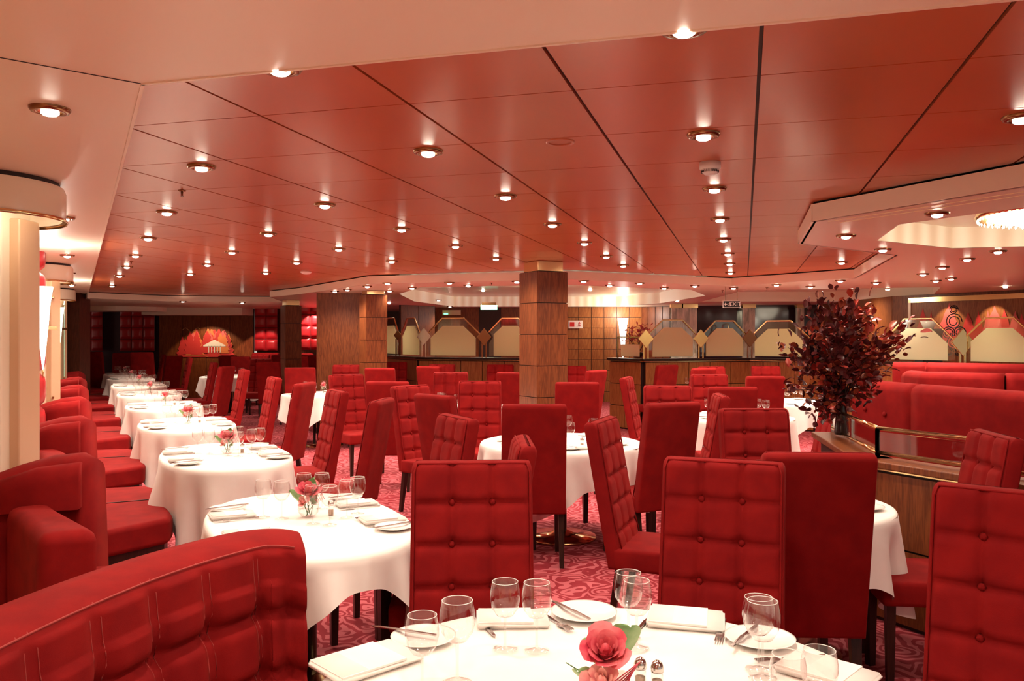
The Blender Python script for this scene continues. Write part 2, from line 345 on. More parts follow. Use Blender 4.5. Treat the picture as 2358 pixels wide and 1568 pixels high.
for k, (px, py, z, lb) in enumerate([(419, 438, ZR, 'between two left downlights in the red ceiling'), (302, 601, ZR, 'far down the left run of the red ceiling'), (1132, 651, ZL, 'in the cream ceiling left of the column'), (1766, 662, ZL, 'slim and dark in the cream ceiling right of centre'), (1664, 668, ZL, 'tilted looking beside the exit sign ceiling strip')]):
    t = thing('sprinkler', f'small metal sprinkler head {lb}', 'sprinkler', (*W(px, py, z), z), 0, 'sprinkler heads')
    MB().lathe([(.022, 0), (.020, -.006), (.006, -.008)], 14).build('escutcheon', bronze, t, True)
    MB().lathe([(.007, -.008), (.006, -.03), (.009, -.034), (.002, -.04)], 10).build('nozzle', steel, t, True)
# ------------------------------------------------------------------ chandelier
cx, cy = 3.68, 5.35
t = thing('chandelier', 'glowing crystal disc chandelier in the cream octagonal recess', 'chandelier', (cx, cy, ZL + .02))
MB().lathe([(.60, .13), (.62, .06), (.60, .05)], 40, capb=False, capt=False).build('brass_rim', brass, t, True)
MB().lathe([(.57, .12), (.54, .05), (.40, .02), (.2, .005), (.01, .0)], 40, capt=False).build('glow_bowl', crystal, t, True)
b = MB()
for ring in range(9):
    r = .6 - ring * .06; nn = int(r * 110) + 4
    for k in range(nn):
        a = 2 * PI * k / nn; z = .045 - ring * .005
        b.lathe([(.001, -.014), (.008, 0), (.001, .012)], 4, (r * math.cos(a), r * math.sin(a), z), False, False)
o = b.build('crystal_drops', crystal, t); o['kind'] = 'stuff'
l = bpy.data.lights.new('lamp', 'POINT'); l.energy = 14; l.color = (1, .88, .66); l.shadow_soft_size = .25
o = bpy.data.objects.new('lamp', l); C.objects.link(o); o.parent = t; o.location = (0, 0, -.1)
for k, (x, y) in enumerate([(0.5, 15.5), (5.3, 14.5)]):
    l = bpy.data.lights.new('cove_lamp', 'POINT'); l.energy = 9; l.color = (1, .85, .62); l.shadow_soft_size = .3
    o = bpy.data.objects.new('cove_lamp', l); C.objects.link(o); o.location = (x, y, ZL + .05); o.parent = lo

for (x, y, z) in ((-2.6, 17.6, ZL), (-.6, 17.2, ZL + .24), (1.6, 17.0, ZL + .24), (3.3, 16.6, ZL), (4.9, 15.6, ZL + .2), (6.3, 15.4, ZL + .2), (5.6, 12.4, ZL), (7.0, 11.8, ZL)):  # added lamps that backlight the frosted screens
    o = bpy.data.objects.new('added_lamp_lens', dl_lens); C.objects.link(o); o.location = (x, y, z); o.parent = lo
    l = bpy.data.lights.new('lamp', 'SPOT'); l.spot_size = 2.7; l.spot_blend = 1; l.energy = 60 if y > 13 else 30; l.color = (1, .93, .74); l.shadow_soft_size = .08
    q = bpy.data.objects.new('lamp', l); C.objects.link(q); q.parent = o; q.location = (0, 0, -.04)
# ------------------------------------------------------------------ walls
def wallbox(name, p, q, z0, z1, m, t=.08, parent=None):
    L = math.dist(p, q); a = math.atan2(q[1] - p[1], q[0] - p[0])
    return MB().box(((p[0] + q[0]) / 2, (p[1] + q[1]) / 2, (z0 + z1) / 2), (L, t, z1 - z0), a).build(name, m, parent)
def uv(base, u, v): return (base[0] + U[0] * u + V[0] * v, base[1] + U[1] * u + V[1] * v)
T1 = (-.94, 3.81)
TI = [(T1[0] + U[0] * 2.36 * i, T1[1] + U[1] * 2.36 * i) for i in range(8)]
struct(wallbox('wall_left', uv(T1, -8, -2.35), uv(T1, 19, -2.35), 0, ZS + .02, peach, .1))
def panelled(name, p, q, z0, z1, nx, nz, m, back=joint, kind='wall', gap=.008, t=.05, vary=None):
    """a straight wall run: dark core with separate veneer panels on its camera side"""
    L = math.dist(p, q); a = math.atan2(q[1] - p[1], q[0] - p[0])
    core = wallbox(name, p, q, z0, z1, back, t)
    n = (math.sin(a), -math.cos(a))
    if n[1] > 0 and abs(n[1]) > .2: n = (-n[0], -n[1])
    dx, dz = L / nx, (z1 - z0) / nz; me = {}
    for i in range(nx):
        for j in range(nz):
            s = (i + .5) * dx
            c = (p[0] + math.cos(a) * s + n[0] * (t / 2 + .006), p[1] + math.sin(a) * s + n[1] * (t / 2 + .006), z0 + (j + .5) * dz)
            mm = m if not vary else vary(i, j)
            if mm.name not in me: me[mm.name] = MB().box((0, 0, 0), (dx - gap, .012, dz - gap)).data('wall_panel', mm)
            o = bpy.data.objects.new('wall_panel', me[mm.name]); C.objects.link(o); o.location = c; o.rotation_euler = (0, 0, a); o.parent = core
    return core
# far left end: mural wall, tufted walls
DW = 21.6
struct(panelled('wall_far_left', (-9.15, DW), (-6.7, DW), 0, 2.3, 4, 1, wood, gap=.012))
struct(wallbox('trim_2', (-9.2, DW - .5), (-6.7, DW - .5), 2.13, ZL + .001, cream, .9))
struct(wallbox('wall_left_end', (-13.5, DW + .3), (-9.15, DW + .3), 0, ZL, mat('burgundy_wall', (.05, .004, .012), .5), .1))
struct(wallbox('wall_far_corner', (-6.7, DW + .3), (-5.0, DW + .3), 0, ZL, wood, .1))
struct(wallbox('wall_far', (-5.2, 24.0), (9, 24.0), 0, 2.6, mat('far_dark_wall', (.06, .018, .012), .5), .1))
# padded squares
def cushion_me(w_, h_, d_, n=7):
    rows = []
    for j in range(n + 1):
        r = []
        for i in range(n + 1):
            s, t_ = i / n * 2 - 1, j / n * 2 - 1
            r.append((s * w_ / 2, -d_ * (max(0, 1 - s ** 4) * max(0, 1 - t_ ** 4)) ** .5, t_ * h_ / 2))
        rows.append(r)
    return MB().sheet(rows).data('padded_square', leather, True)
leather = mat('red_leather', (.42, .015, .02), 0.35)
sq = cushion_me(.29, .29, .06)
def padded(name, label, x0, D, ncol, z0, nrow, group=None):
    t = thing(name, label, 'padded wall panel', (x0, D, 0), 0, group)
    MB().box((ncol * .15, .02, z0 + nrow * .15), (ncol * .3, .03, nrow * .3)).build('backing', joint, t)
    for i in range(ncol):
        for j in range(nrow):
            o = bpy.data.objects.new('padded_square', sq); C.objects.link(o); o.parent = t; o.location = (.15 + i * .3, 0, z0 + .15 + j * .3)
    return t
padded('padded_wall_panel', 'narrow red padded wall panel at the far left end', X(183, DW), DW, 2, 1.22, 4)
padded('padded_wall_panel', 'red padded wall panel left of the wood mural wall', X(278, DW), DW - .05, 3, 1.22, 4)
padded('padded_wall_panel', 'red padded wall panel right of the mural, left of the slim column', X(587, DW), DW - .05, 2, 1.22, 4)
padded('padded_wall_panel', 'red padded wall panel between the slim column and the wood pier', X(688, 20.8), 20.8, 2, 1.25, 4)
for x in (X(192, DW), X(305, DW), X(617, DW), X(722, 20.8)):   # wall washers over the pads
    l = bpy.data.lights.new('pad_lamp', 'SPOT'); l.energy = 110 if x < -6.5 else 45; l.color = (1, .6, .5); l.spot_size = 1.3; l.shadow_soft_size = .03
    o = bpy.data.objects.new('pad_lamp', l); C.objects.link(o); o.location = (x, 20.45, 2.27); o.rotation_euler = (.45, 0, 0); o.parent = lo
def bench_far(x0, x1, D, label):
    t = thing('banquette', label, 'banquette', (x0, D, 0), 0, 'far end banquettes'); L = x1 - x0
    b = MB().box((L / 2, -.12, .75), (L, .18, .85)); b.build('backrest', velvet, t, bevel=.05)
    MB().box((L / 2, -.45, .36), (L, .55, .2)).build('seat', velvet, t, bevel=.05)
    MB().box((L / 2, -.42, .13), (L, .5, .26)).build('plinth', wood_dark, t)
    for k in range(int(L / .3)): MB().lathe([(.016, -.0), (.012, .01), (.002, .014)], 8).build('button', velvet, t, True, loc=(.2 + k * .3, -.215, .97)).rotation_euler = (PI / 2, 0, 0)
bench_far(X(188, DW), X(235, DW), DW - .15, 'dark red tufted banquette under the narrow far left padded panel')
bench_far(X(272, DW), X(360, DW), DW - .15, 'red tufted banquette under the padded panel left of the mural')
bench_far(X(588, DW), X(650, DW), DW - .15, 'red tufted banquette under the padded panel right of the mural')
bench_far(X(690, 20.8), X(728, 20.8), 20.65, 'short red tufted banquette beside the wide wood pier')
# curved canopy over the far tables
b = MB(); pl = [(-9.9 + 1.35 * math.cos(a), 20.6 - 1.0 * math.sin(a)) for a in [PI * k / 16 for k in range(17)]]
struct(b.prism(pl + [(-11.25, 21.5), (-8.5, 21.5)][::1] if False else pl, 2.2, ZL).build('trim_3', cream))
# murals
def mural_far():
    t = thing('mural', 'wall mural of red autumn trees with a small white temple', 'mural', (0, DW - .04, 0))
    r = random.Random(3)
    for k in range(44):
        px = 420 + 112 * r.random(); top = 757 + r.random() * 30; bot = top + 40 + 12 * r.random()
        x = X(px, DW); zt, zb = Z(top, DW), Z(min(bot, 822), DW); wd = .13 + .10 * r.random(); n = 9; pts = []
        rows_ = [[(x - wd * (.03 + j / (n - 1)) ** .6 * (1 - .35 * (j % 2)), -.0008 * k - .002, zt + (zb - zt) * j / (n - 1)), (x + wd * (.03 + j / (n - 1)) ** .6 * (1 - .35 * (j % 2)), -.0008 * k - .002, zt + (zb - zt) * j / (n - 1))] for j in range(n)]
        MB().sheet(rows_).build('painted_tree', flame[[0, 2, 0, 1, 2, 0][k % 6]], t)
    x0, x1 = X(471, DW), X(522, DW); zb, zt = Z(795, DW), Z(782, DW)
    wm = plastic
    MB().add([(x0, -.045, zb), (x1, -.045, zb), ((x0 + x1) / 2, -.045, zt)], [(0, 1, 2)]).build('temple_pediment', wm, t)
    MB().box(((x0 + x1) / 2, -.045, zb - .015), (x1 - x0, .004, .03)).build('temple_beam', wm, t)
    for k in range(5):
        MB().box((x0 + .14 + k * .075 * 1.0, -.045, zb - .1), (.022, .004, .17)).build('temple_column', wm, t)
    # wavy hill line
    MB().tube([(X(422 + 4 * k, DW), -.015, Z(762 - 5 * math.sin(k * .9) - 2, DW)) for k in range(11)], .008, 4).build('hill_line', flame[3], t)
mural_far()
l = bpy.data.lights.new('mural_lamp', 'SPOT'); l.energy = 22; l.color = (1, .72, .42); l.spot_size = 1.6; l.shadow_soft_size = .05
o = bpy.data.objects.new('mural_lamp', l); C.objects.link(o); o.location = (-7.8, 20.7, 2.08); o.rotation_euler = (.5, 0, 0); o.parent = lo
# wide pier, wall beyond second column, dark left end pier
def pier(name, label, x0, x1, D, depth, top, m=wood):
    t = thing(name, label, 'pier', ((x0 + x1) / 2, D, 0))
    MB().box((0, depth / 2, top / 2), (x1 - x0, depth, top)).build('veneer_body', m, t)
    MB().box((0, depth / 2, .05), (x1 - x0 + .02, depth + .02, .1)).build('skirting', wood_dark, t)
    return t
pier('wood_pier', 'wide dark cherry wood pier left of the panelled column', X(729, 13.7), X(832, 13.7), 13.7, .7, ZL)
pier('wood_pier', 'dark narrow wood pier at the end of the window wall', X(150, 15.6), X(183, 15.6), 15.6, .4, ZS, woodmat('umber_wood', (.05, .012, .008), (.10, .028, .014)))
struct(panelled('wall_inner_left', (-2.55, 18.9), (-1.85, 19.7), 0, ZL, 2, 1, wood, gap=.012))
struct(panelled('wall_inner', (-1.9, 20.6), (1.35, 20.6), 0, ZL + .0, 6, 1, wood, vary=lambda i, j: [wood, wood, joint, wood, wood, wood][i]))
# tiled back wall
TW = struct(panelled('wall_back', (X(1303, 20.2), 20.2), (X(1478, 20.2), 20.2), 0, ZL, 6, 9, wood2, gap=.014))
struct(panelled('wall_back_curve', (X(1478, 20.2), 20.2), (X(1545, 19.6), 19.6), 0, ZL, 4, 1, wood, gap=.02))
struct(wallbox('wall_window', (X(1545, 19.5), 19.5), (X(2058, 18.5), 18.5), 0, ZL, darkwin, .08))
for k, (a_, b_2) in enumerate([(1545, 1570), (1570, 1604), (1710, 1737), (1834, 1850)]):
    t = thing('marble_pilaster', ['pale streaked marble pilaster beside the back wood wall', 'grey green marble pilaster behind the first frosted screen', 'pale marble pilaster behind the exit sign screens', 'pale marble pilaster behind the tall bouquet'][k], 'pilaster', (X((a_ + b_2) / 2, 18.2), 18.2, 0), 0, 'marble pilasters')
    wd = (b_2 - a_) / F * 18.2
    MB().box((0, 0, 1.11), (wd, .12, 2.22)).build('shaft', marble, t, bevel=.01); MB().box((0, 0, 2.26), (wd + .03, .15, .09)).build('capital', brass, t)
# wall with the right mural
MU0, MU1 = (6.8, 14.8), (9.2, 10.2)
struct(wallbox('wall_right', MU0, MU1, 0, ZL, wood, .1)); struct(wallbox('wall_right_return', (6.8, 14.8), (6.9, 18.4), 0, ZL, wood, .08))
am = math.atan2(MU1[1] - MU0[1], MU1[0] - MU0[0])
t = thing('mural', 'long framed mural of red and pink leaf shapes on wood', 'mural', MU0 + (0,), am)
def ms(px):                          # distance along the right wall of a photograph column
    k = (px - 1179) / F; s = (k * MU0[1] - MU0[0]) / (math.cos(am) - k * math.sin(am)); return s
def mz(px, py): s = ms(px); return Z(py, MU0[1] + math.sin(am) * s)
s0, s1 = ms(2105), ms(2350) + 1.2
yb = -.06
MB().box(((s0 + s1) / 2, yb, 1.75), (s1 - s0, .01, .86)).build('mural_ground', woodmat('mural_wood', (.20, .06, .02), (.32, .12, .04)), t)
MB().box(((s0 + s1) / 2, yb - .01, 2.22), (s1 - s0 + .1, .03, .08)).build('frame_top', brass, t)
MB().box((s0 - .03, yb - .01, 1.75), (.05, .03, .95)).build('frame_side', cream2, t)
r = random.Random(5)
for k, (px, top, wd) in enumerate([(2131, 708, 12), (2150, 716, 8), (2192, 697, 20), (2188, 716, 10), (2236, 718, 14), (2260, 716, 10), (2297, 703, 18), (2282, 715, 10), (2320, 712, 14), (2345, 716, 14), (2360, 722, 12)]):
    s = ms(px); zt = mz(px, top); zb = 1.4; wm_ = wd / F * (MU0[1] + math.sin(am) * s) * 1.6; n = 9; pts = []
    for sg in (1, -1):
        for j in range(n):
            f = j / (n - 1) if sg > 0 else 1 - j / (n - 1)
            if sg < 0 and j in (n - 1,): continue
            pts.append((s + sg * wm_ * (math.sin(f * PI * .62) ** 1.2) * (1 - .18 * (j % 2)), yb - .008 - .0015 * k, zt + (zb - zt) * f))
    MB().add(pts, [tuple(range(len(pts)))]).build('painted_leaf', flame[[0, 0, 1, 1, 0, 0, 1, 1, 0, 1, 0][k]], t)
for px in (2192, 2297):
    s = ms(px); l = bpy.data.lights.new('mural_lamp', 'SPOT'); l.energy = 9; l.color = (1, .75, .45); l.spot_size = 1.3; l.shadow_soft_size = .03
    o = bpy.data.objects.new('mural_lamp', l); C.objects.link(o); o.parent = t; o.location = (s, -.35, 2.25); o.rotation_euler = (.35, 0, 0)
# ------------------------------------------------------------------ columns
def column(label, x, y, s, top, z_cap, rot, tile=.34, ztop=None):
    t = thing('panelled_column', label, 'column', (x, y, 0), rot)
    MB().box((0, 0, z_cap / 2), (s - .02, s - .02, z_cap)).build('core', joint, t)
    MB().box((0, 0, (z_cap + top) / 2), (s * .82, s * .82, top - z_cap)).build('brass_collar', brass, t, bevel=.01)
    pm = MB().box((0, 0, 0), (s - .006, .012, tile - .008)).data('veneer_panel', wood)
    ps = {}
    n = int(round(z_cap / tile))
    for j in range(n):
        z = z_cap - (j + .5) * tile; zz = tile
        if z - tile / 2 < 0: continue
        for k in range(4):
            o = bpy.data.objects.new('veneer_panel', pm); C.objects.link(o); o.parent = t; a = k * PI / 2
            o.location = (math.sin(a) * (s / 2 - .006), -math.cos(a) * (s / 2 - .006), z); o.rotation_euler = (0, 0, a)
    MB().box((0, 0, .06), (s + .01, s + .01, .12)).build('skirting', bronze, t)
    return t
column('tall cherry panelled column with brass collar standing mid room', .35, 9.3, .395, ZR, 2.31, YU + .02, .345)
column('panelled column with bright left edge beside the wide wood pier', -2.17, 13.0, .34, ZL, 2.24, YU, .35)
column('slim darker panelled column near the far padded walls', X(670, 16.4), 16.4, .32, ZL, 2.2, YU + .1, .35)
# left cream columns with drum capitals
def drum_column(px_edge, D, k):
    r = .42; x = X(px_edge, D) - r
    t = thing('cream_column', f'{["nearest", "second", "third"][k]} glossy cream column with a drum capital by the window wall', 'column', (x, D + .1, 0), 0, 'cream columns along the window wall')
    MB().lathe([(r, 2.215), (r, 2.36), (r - .01, 2.385)], 40, capb=False, capt=False).build('drum_capital', cream2, t, True)
    MB().lathe([(r - .02, 2.215), (r - .02, 2.32), (.05, 2.32)], 40, capb=False, capt=False).build('capital_lining', sconceglow if False else cream2, t, True)
    MB().lathe([(r + .006, 2.20), (r + .010, 2.21), (r + .006, 2.22)], 40, capb=False, capt=False).build('brass_rim', brass, t, True)
    MB().lathe([(r - .03, 2.385), (r - .03, 2.41)], 40, capb=False, capt=False).build('shadow_gap', joint, t, True)
    MB().box((-.22, .27, 1.15), (.56, .30, 2.3), 0).build('shaft', cream2, t, bevel=.02)
    MB().box((.085, .30, 1.12), (.06, .2, 2.24), 0).build('fillet', brass if k == 9 else peach, t, bevel=.01)
    l = bpy.data.lights.new('lamp', 'POINT'); l.energy = 1.6; l.color = (1, .9, .75); l.shadow_soft_size = .05
    o = bpy.data.objects.new('lamp', l); C.objects.link(o); o.parent = t; o.location = (.33, -.05, 2.27)
    return t
for k, (pe, D) in enumerate(((103, 4.2), (147, 9.2), (160, 14.0))): drum_column(pe, D, k)
def glass_screen(pxa, Da, pxb, Db, z0, z1, k):
    a_, b_2 = (X(pxa, Da), Da), (X(pxb, Db), Db); L = math.dist(a_, b_2); an = math.atan2(b_2[1] - a_[1], b_2[0] - a_[0])
    t = thing('glass_screen', f'{["nearest", "second", "third"][k]} tall textured glass screen with a green edge by the window columns', 'glass screen', (a_[0], a_[1], 0), an, 'glass screens along the window wall')
    MB().box((L / 2, 0, (z0 + z1) / 2), (L, .012, z1 - z0)).build('pane', pane, t)
    MB().box((0, 0, (z0 + z1) / 2), (.012, .014, z1 - z0)).build('polished_edge', mat('green_glass_edge', (.35, .60, .45), .2), t)
    MB().box((L, 0, (z0 + z1) / 2), (.006, .013, z1 - z0)).build('far_edge', mat('pale_glass_edge', (.75, .80, .66), .3), t)
    for zz in (z1 - .06, z1 - .16, z0 + .1): MB().box((-.07, .0, zz), (.16, .02, .025)).build('bracket', brass, t, bevel=.004)
glass_screen(66, 4.75, 79, 5.15, .8, 2.21, 0); glass_screen(124, 9.6, 133, 10.2, .8, 2.2, 1); glass_screen(148, 14.2, 154, 15, .8, 2.2, 2)
def sconce(px0, px1, ytop, ybot, D, label):
    x = X((px0 + px1) / 2, D); r = (px1 - px0) / 2 / F * D; z1, z0 = Z(ytop, D), Z(ybot, D); h = z1 - z0
    t = thing('wall_sconce', label, 'wall lamp', (x, D, z0), 0, 'trumpet wall sconces')
    MB().lathe([(r * .06, 0), (r * .3, h * .25), (r * .55, h * .55), (r * .72, h * .8), (r, h)], 24, capt=False).build('trumpet_shade', sconceglow, t, True)
    MB().lathe([(r * .12, 0), (r * .08, -.04), (r * .02, -.08)], 12).build('finial', brass, t, True)
    MB().box((0, .1, h * .5), (.03, .2, .03)).build('bracket', brass, t)
    l = bpy.data.lights.new('lamp', 'POINT'); l.energy = 14; l.color = (1, .9, .78); l.shadow_soft_size = .06
    o = bpy.data.objects.new('lamp', l); C.objects.link(o); o.parent = t; o.location = (0, -.05, h + .1)
sconce(78, 120, 660, 850, 7.3, 'large white glowing trumpet sconce behind the nearest glass screen')
sconce(126, 147, 708, 806, 12.0, 'smaller glowing trumpet sconce behind the second glass screen')
sconce(1422, 1447, 733, 822, 19.6, 'glowing trumpet sconce on the tiled wood back wall')
# red padded wall strip between columns
t = thing('padded_wall_panel', 'tall red padded strip on the window wall above the banquettes', 'padded wall panel', (X(86, 8.1), 8.1, 0), math.radians(117.6))
for k in range(6):
    o = bpy.data.objects.new('padded_square', cushion_me(.5, .33, .07)); C.objects.link(o); o.parent = t; o.location = (0, 0, .75 + k * .33)
MB().box((0, .03, 1.58), (.5, .05, 2.0)).build('backing', joint, t)

# ------------------------------------------------------------------ half walls with frosted screens
def half_wall(name, label, pts, h, m, nper, nz=3, z0=0.0):
    t = thing(name, label, 'half wall', (0, 0, 0))
    for i in range(len(pts) - 1):
        p, q = pts[i], pts[i + 1]; L = math.dist(p, q); a = math.atan2(q[1] - p[1], q[0] - p[0]); c = ((p[0] + q[0]) / 2, (p[1] + q[1]) / 2)
        MB().box((*c, (h - .05) / 2), (L, .10, h - .05), a).build('core', joint, t)
        MB().box((*c, h - .02), (L + .08, .22, .04), a).build('cap', wood_dark if nz > 2 else wood, t, bevel=.008)
        MB().box((*c, h - .046), (L + .04, .17, .009), a).build('brass_bead', brass, t)
        n = (math.sin(a), -math.cos(a))
        if n[1] > 0: n = (-n[0], -n[1])
        np_ = nper[i]; dz = (h - .08) / nz; pm = MB().box((0, 0, 0), (L / np_ - .012, .014, dz - .012)).data('veneer_panel', m)
        for k in range(np_):
            for j in range(nz):
                s = (k + .5) * L / np_; o = bpy.data.objects.new('veneer_panel', pm); C.objects.link(o); o.parent = t
                o.location = (p[0] + math.cos(a) * s + n[0] * .066, p[1] + math.sin(a) * s + n[1] * .066, .02 + (j + .5) * dz); o.rotation_euler = (0, 0, a)
    return t
HW = 1.22
def hp(px, y): D = F * (H - HW) / (y - HZ); return (X(px, D), D)
PL = [hp(870, 816), hp(968, 822), hp(1215, 824)]
half_wall('half_wall', 'long wood panelled half wall left of the column', PL, HW, wood2, [4, 5])
PR = [hp(1411, 823.5), hp(1482, 826), hp(1725, 824), hp(1870, 826), hp(2065, 832), (7.2, 10.5)]
half_wall('half_wall', 'wood panelled half wall behind the bouquet, right of the column', PR, HW, wood2, [2, 5, 4, 4, 6])
def on_path(pts, px):                # point of a plan path under a photograph column
    k = (px - 1179) / F
    for i in range(len(pts) - 1):
        p, q = pts[i], pts[i + 1]; d = (q[0] - p[0], q[1] - p[1]); den = d[0] - k * d[1]
        if abs(den) < 1e-6: continue
        s = (k * p[1] - p[0]) / den
        if -.001 <= s <= 1.001: return (p[0] + d[0] * s, p[1] + d[1] * s), math.atan2(d[1], d[0])
    return None, 0
def screen(path, px0, px1, label, yf0=750, yf1=818, yr=733, cl=.28, plain=False):
    (p, a), (q, _) = on_path(path, px0), on_path(path, px1); L = math.dist(p, q); an = math.atan2(q[1] - p[1], q[0] - p[0]); D = (p[1] + q[1]) / 2
    t = thing('frosted_screen', label, 'glass screen', (p[0], p[1], HW), an, 'frosted screens on the half walls')
    zt = Z(yf0, D) - HW; zr = Z(yr, D) - HW; zb = .03; c = L * cl
    if plain:
        f = [(0, zb), (L, zb), (L, zt), (0, zt)]
    else: f = [(0, zb), (L, zb), (L, zt - c * .9), (L - c, zt), (c, zt), (0, zt - c * .9)]
    def slab(poly, y0, y1):
        n = len(poly); return MB().add([(x, y0, z) for x, z in poly] + [(x, y1, z) for x, z in poly], [tuple(range(n)), tuple(range(2 * n - 1, n - 1, -1))] + [(i, (i + 1) % n, n + (i + 1) % n, n + i)[::-1] for i in range(n)])
    slab(f, -.008, .008).build('frosted_pane', frost, t)
    if plain:
        MB().box((L / 2, 0, zr), (L + .2, .02, .02)).build('top_rail', brass, t); MB().box((-.1, 0, zr / 2), (.02, .02, zr)).build('side_rail', brass, t)
        return
    e = .10
    g_ = [(-e, zb), (L + e, zb), (L + e, zt - c * .7), (L - c + .02, zr), (c - .02, zr), (-e, zt - c * .7)]
    slab(g_, .012, .016).build('clear_pane', clearpane, t)
    MB().tube([(c - .02, 0, zr), (L - c + .02, 0, zr)], .014).build('top_rail', brass, t)
    MB().tube([(c - .02, 0, zr), (-e, 0, zt - c * .7)], .014).build('slanted_rail', brass, t); MB().tube([(L - c + .02, 0, zr), (L + e, 0, zt - c * .7)], .014).build('slanted_rail', brass, t)
screen(PL, 886, 912, 'narrow frosted screen at the left end of the left half wall', cl=.2)
screen(PL, 928, 964, 'second frosted screen from the left on the left half wall')
screen(PL, 992, 1095, 'wide frosted octagonal screen under the green exit light')
screen(PL, 1137, 1212, 'frosted screen cut off by the tall column')
screen(PR, 1431, 1472, 'small low rectangular frosted screen beside the sconce', yf0=793, yr=776, plain=True)
screen(PR, 1503, 1595, 'streaky grey green frosted octagonal screen', yf0=754, yf1=819, yr=737)
screen(PR, 1626, 1711, 'frosted octagonal screen under the black exit sign', yf0=756, yr=739)
screen(PR, 1738, 1850, 'frosted octagonal screen half hidden by the bouquet', yf0=757, yr=739)
screen(PR, 2050, 2182, 'large frosted screen right of the bouquet', yf0=756, yr=734)
screen(PR, 2236, 2370, 'large frosted screen at the right picture edge', yf0=755, yr=732)
dm = {'b': brass, 'c': chrome, 'g': mat('gilt_plate', (.75, .52, .20), .25, 1.0), 'z': bronze}
def diamond(path, px, py, k, label, w_=.16):
    (p, a) = on_path(path, px); D = p[1]; t = thing('diamond_post', label, 'screen post', (p[0], p[1] - .06, HW), 0, 'diamond posts between the screens')
    zc = Z(py, D) - HW
    for dx in (-.035, .035): MB().box((dx, 0, (zc - .08) / 2), (.022, .022, zc - .06)).build('post', dm[k], t)
    MB().add([(-w_ * .8, -.02, zc), (0, -.02, zc - w_), (w_ * .8, -.02, zc), (0, -.02, zc + w_), (-w_ * .8, .02, zc), (0, .02, zc - w_), (w_ * .8, .02, zc), (0, .02, zc + w_)], [(0, 1, 2, 3), (7, 6, 5, 4), (0, 4, 5, 1), (1, 5, 6, 2), (2, 6, 7, 3), (3, 7, 4, 0)]).build('diamond_plate', dm[k], t, bevel=.006)
diamond(PL, 917, 772, 'z', 'bronze post between the two left narrow screens', .1)
diamond(PL, 977, 775, 'c', 'silvery diamond post at the bend of the left half wall')
diamond(PL, 1115, 776, 'z', 'dark bronze diamond post right of the wide frosted screen')
diamond(PR, 1486, 780, 'g', 'tall gilt diamond post beside the small plant')
diamond(PR, 1612, 780, 'g', 'bright gilt diamond post left of the exit sign')
diamond(PR, 1724, 779, 'z', 'dark bronze diamond post in front of the pale pilaster')
diamond(PR, 2211, 788, 'b', 'large brass diamond post between the two right screens', .2)
# ironwork and white uplight behind the right screens
t = thing('iron_screen', 'black scrolled ironwork screen behind the right diamond post', 'ironwork', (X(2196, 12.6), 12.6, 1.2))
for (cx_, cz, r_) in ((0, .62, .13), (-.08, .45, .1), (.09, .45, .1), (0, .3, .12), (-.08, .16, .08), (.09, .16, .08), (0, .8, .07)):
    MB().tube([(cx_ + r_ * (1 - k / 40) * math.cos(k * .5), 0, cz + r_ * (1 - k / 40) * math.sin(k * .5)) for k in range(26)], .008, 5).build('iron_scroll', black, t, True)
o = MB().lathe([(.07, 0), (.09, .05), (.12, .12), (.118, .12)], 20).build('bowl', china, None, True); o.location = (X(2138, 12.8), 12.8, Z(757, 12.8)); tag(o, 'white flared bowl behind the right frosted screen', 'bowl')
t = thing('bowl_stand', 'dark stand carrying the white flared bowl behind the screens', 'stand', (X(2138, 12.8), 12.8, 0)); MB().box((0, 0, Z(757, 12.8) / 2), (.3, .3, Z(757, 12.8))).build('body', wood_dark, t, bevel=.02)
# signs
def text(body, size, m, parent, loc, rot=(PI / 2, 0, 0), ext=.002, name='lettering'):
    cu = bpy.data.curves.new(name, 'FONT'); cu.body = body; cu.size = size; cu.extrude = ext; cu.align_x = 'CENTER'; cu.align_y = 'CENTER'
    o = bpy.data.objects.new(name, cu); cu.materials.append(m); me = bpy.data.meshes.new_from_object(o); me.materials.clear(); me.materials.append(m); bpy.data.objects.remove(o); o = bpy.data.objects.new(name, me); C.objects.link(o); o.parent = parent; o.location = loc; o.rotation_euler = rot; return o
def running_man(parent, x, z, s, m, y):
    b = MB()
    b.lathe([(.001, -.1 * s), (.09 * s, 0), (.001, .1 * s)], 8, (x + .02 * s, y, z + .38 * s), False, False)
    for (x0, z0, x1, z1) in ((.0, .28, -.05, .0), (-.05, .0, .15, -.15), (.15, -.15, .1, -.4), (-.05, .0, -.15, -.25), (-.15, -.25, -.35, -.3), (.0, .22, .22, .12), (.0, .22, -.2, .1)):
        b.tube([(x + x0 * s, y, z + z0 * s), (x + x1 * s, y, z + z1 * s)], .05 * s, 5)
    return b.build('running_figure', m, parent)
D = 11.9
t = thing('exit_sign', 'black hanging EXIT sign with arrow and running figure', 'sign', (X(1684, D), D, Z(700.5, D)))
hh = 15 / F * D; ww = 39 / F * D
MB().box((0, 0, 0), (ww, .03, hh)).build('sign_board', black, t)
bw = MB(); [bw.box(c, d) for c, d in (((0, -.012, hh / 2), (ww + .01, .012, .006)), ((0, -.012, -hh / 2), (ww + .01, .012, .006)), ((ww / 2, -.012, 0), (.006, .012, hh)), ((-ww / 2, -.012, 0), (.006, .012, hh)))]
bw.build('sign_border', plastic, t)
text('EXIT', hh * .82, plastic, t, (ww * .22, -.018, 0)); running_man(t, -ww * .13, -.002, hh * .75, plastic, -.018)
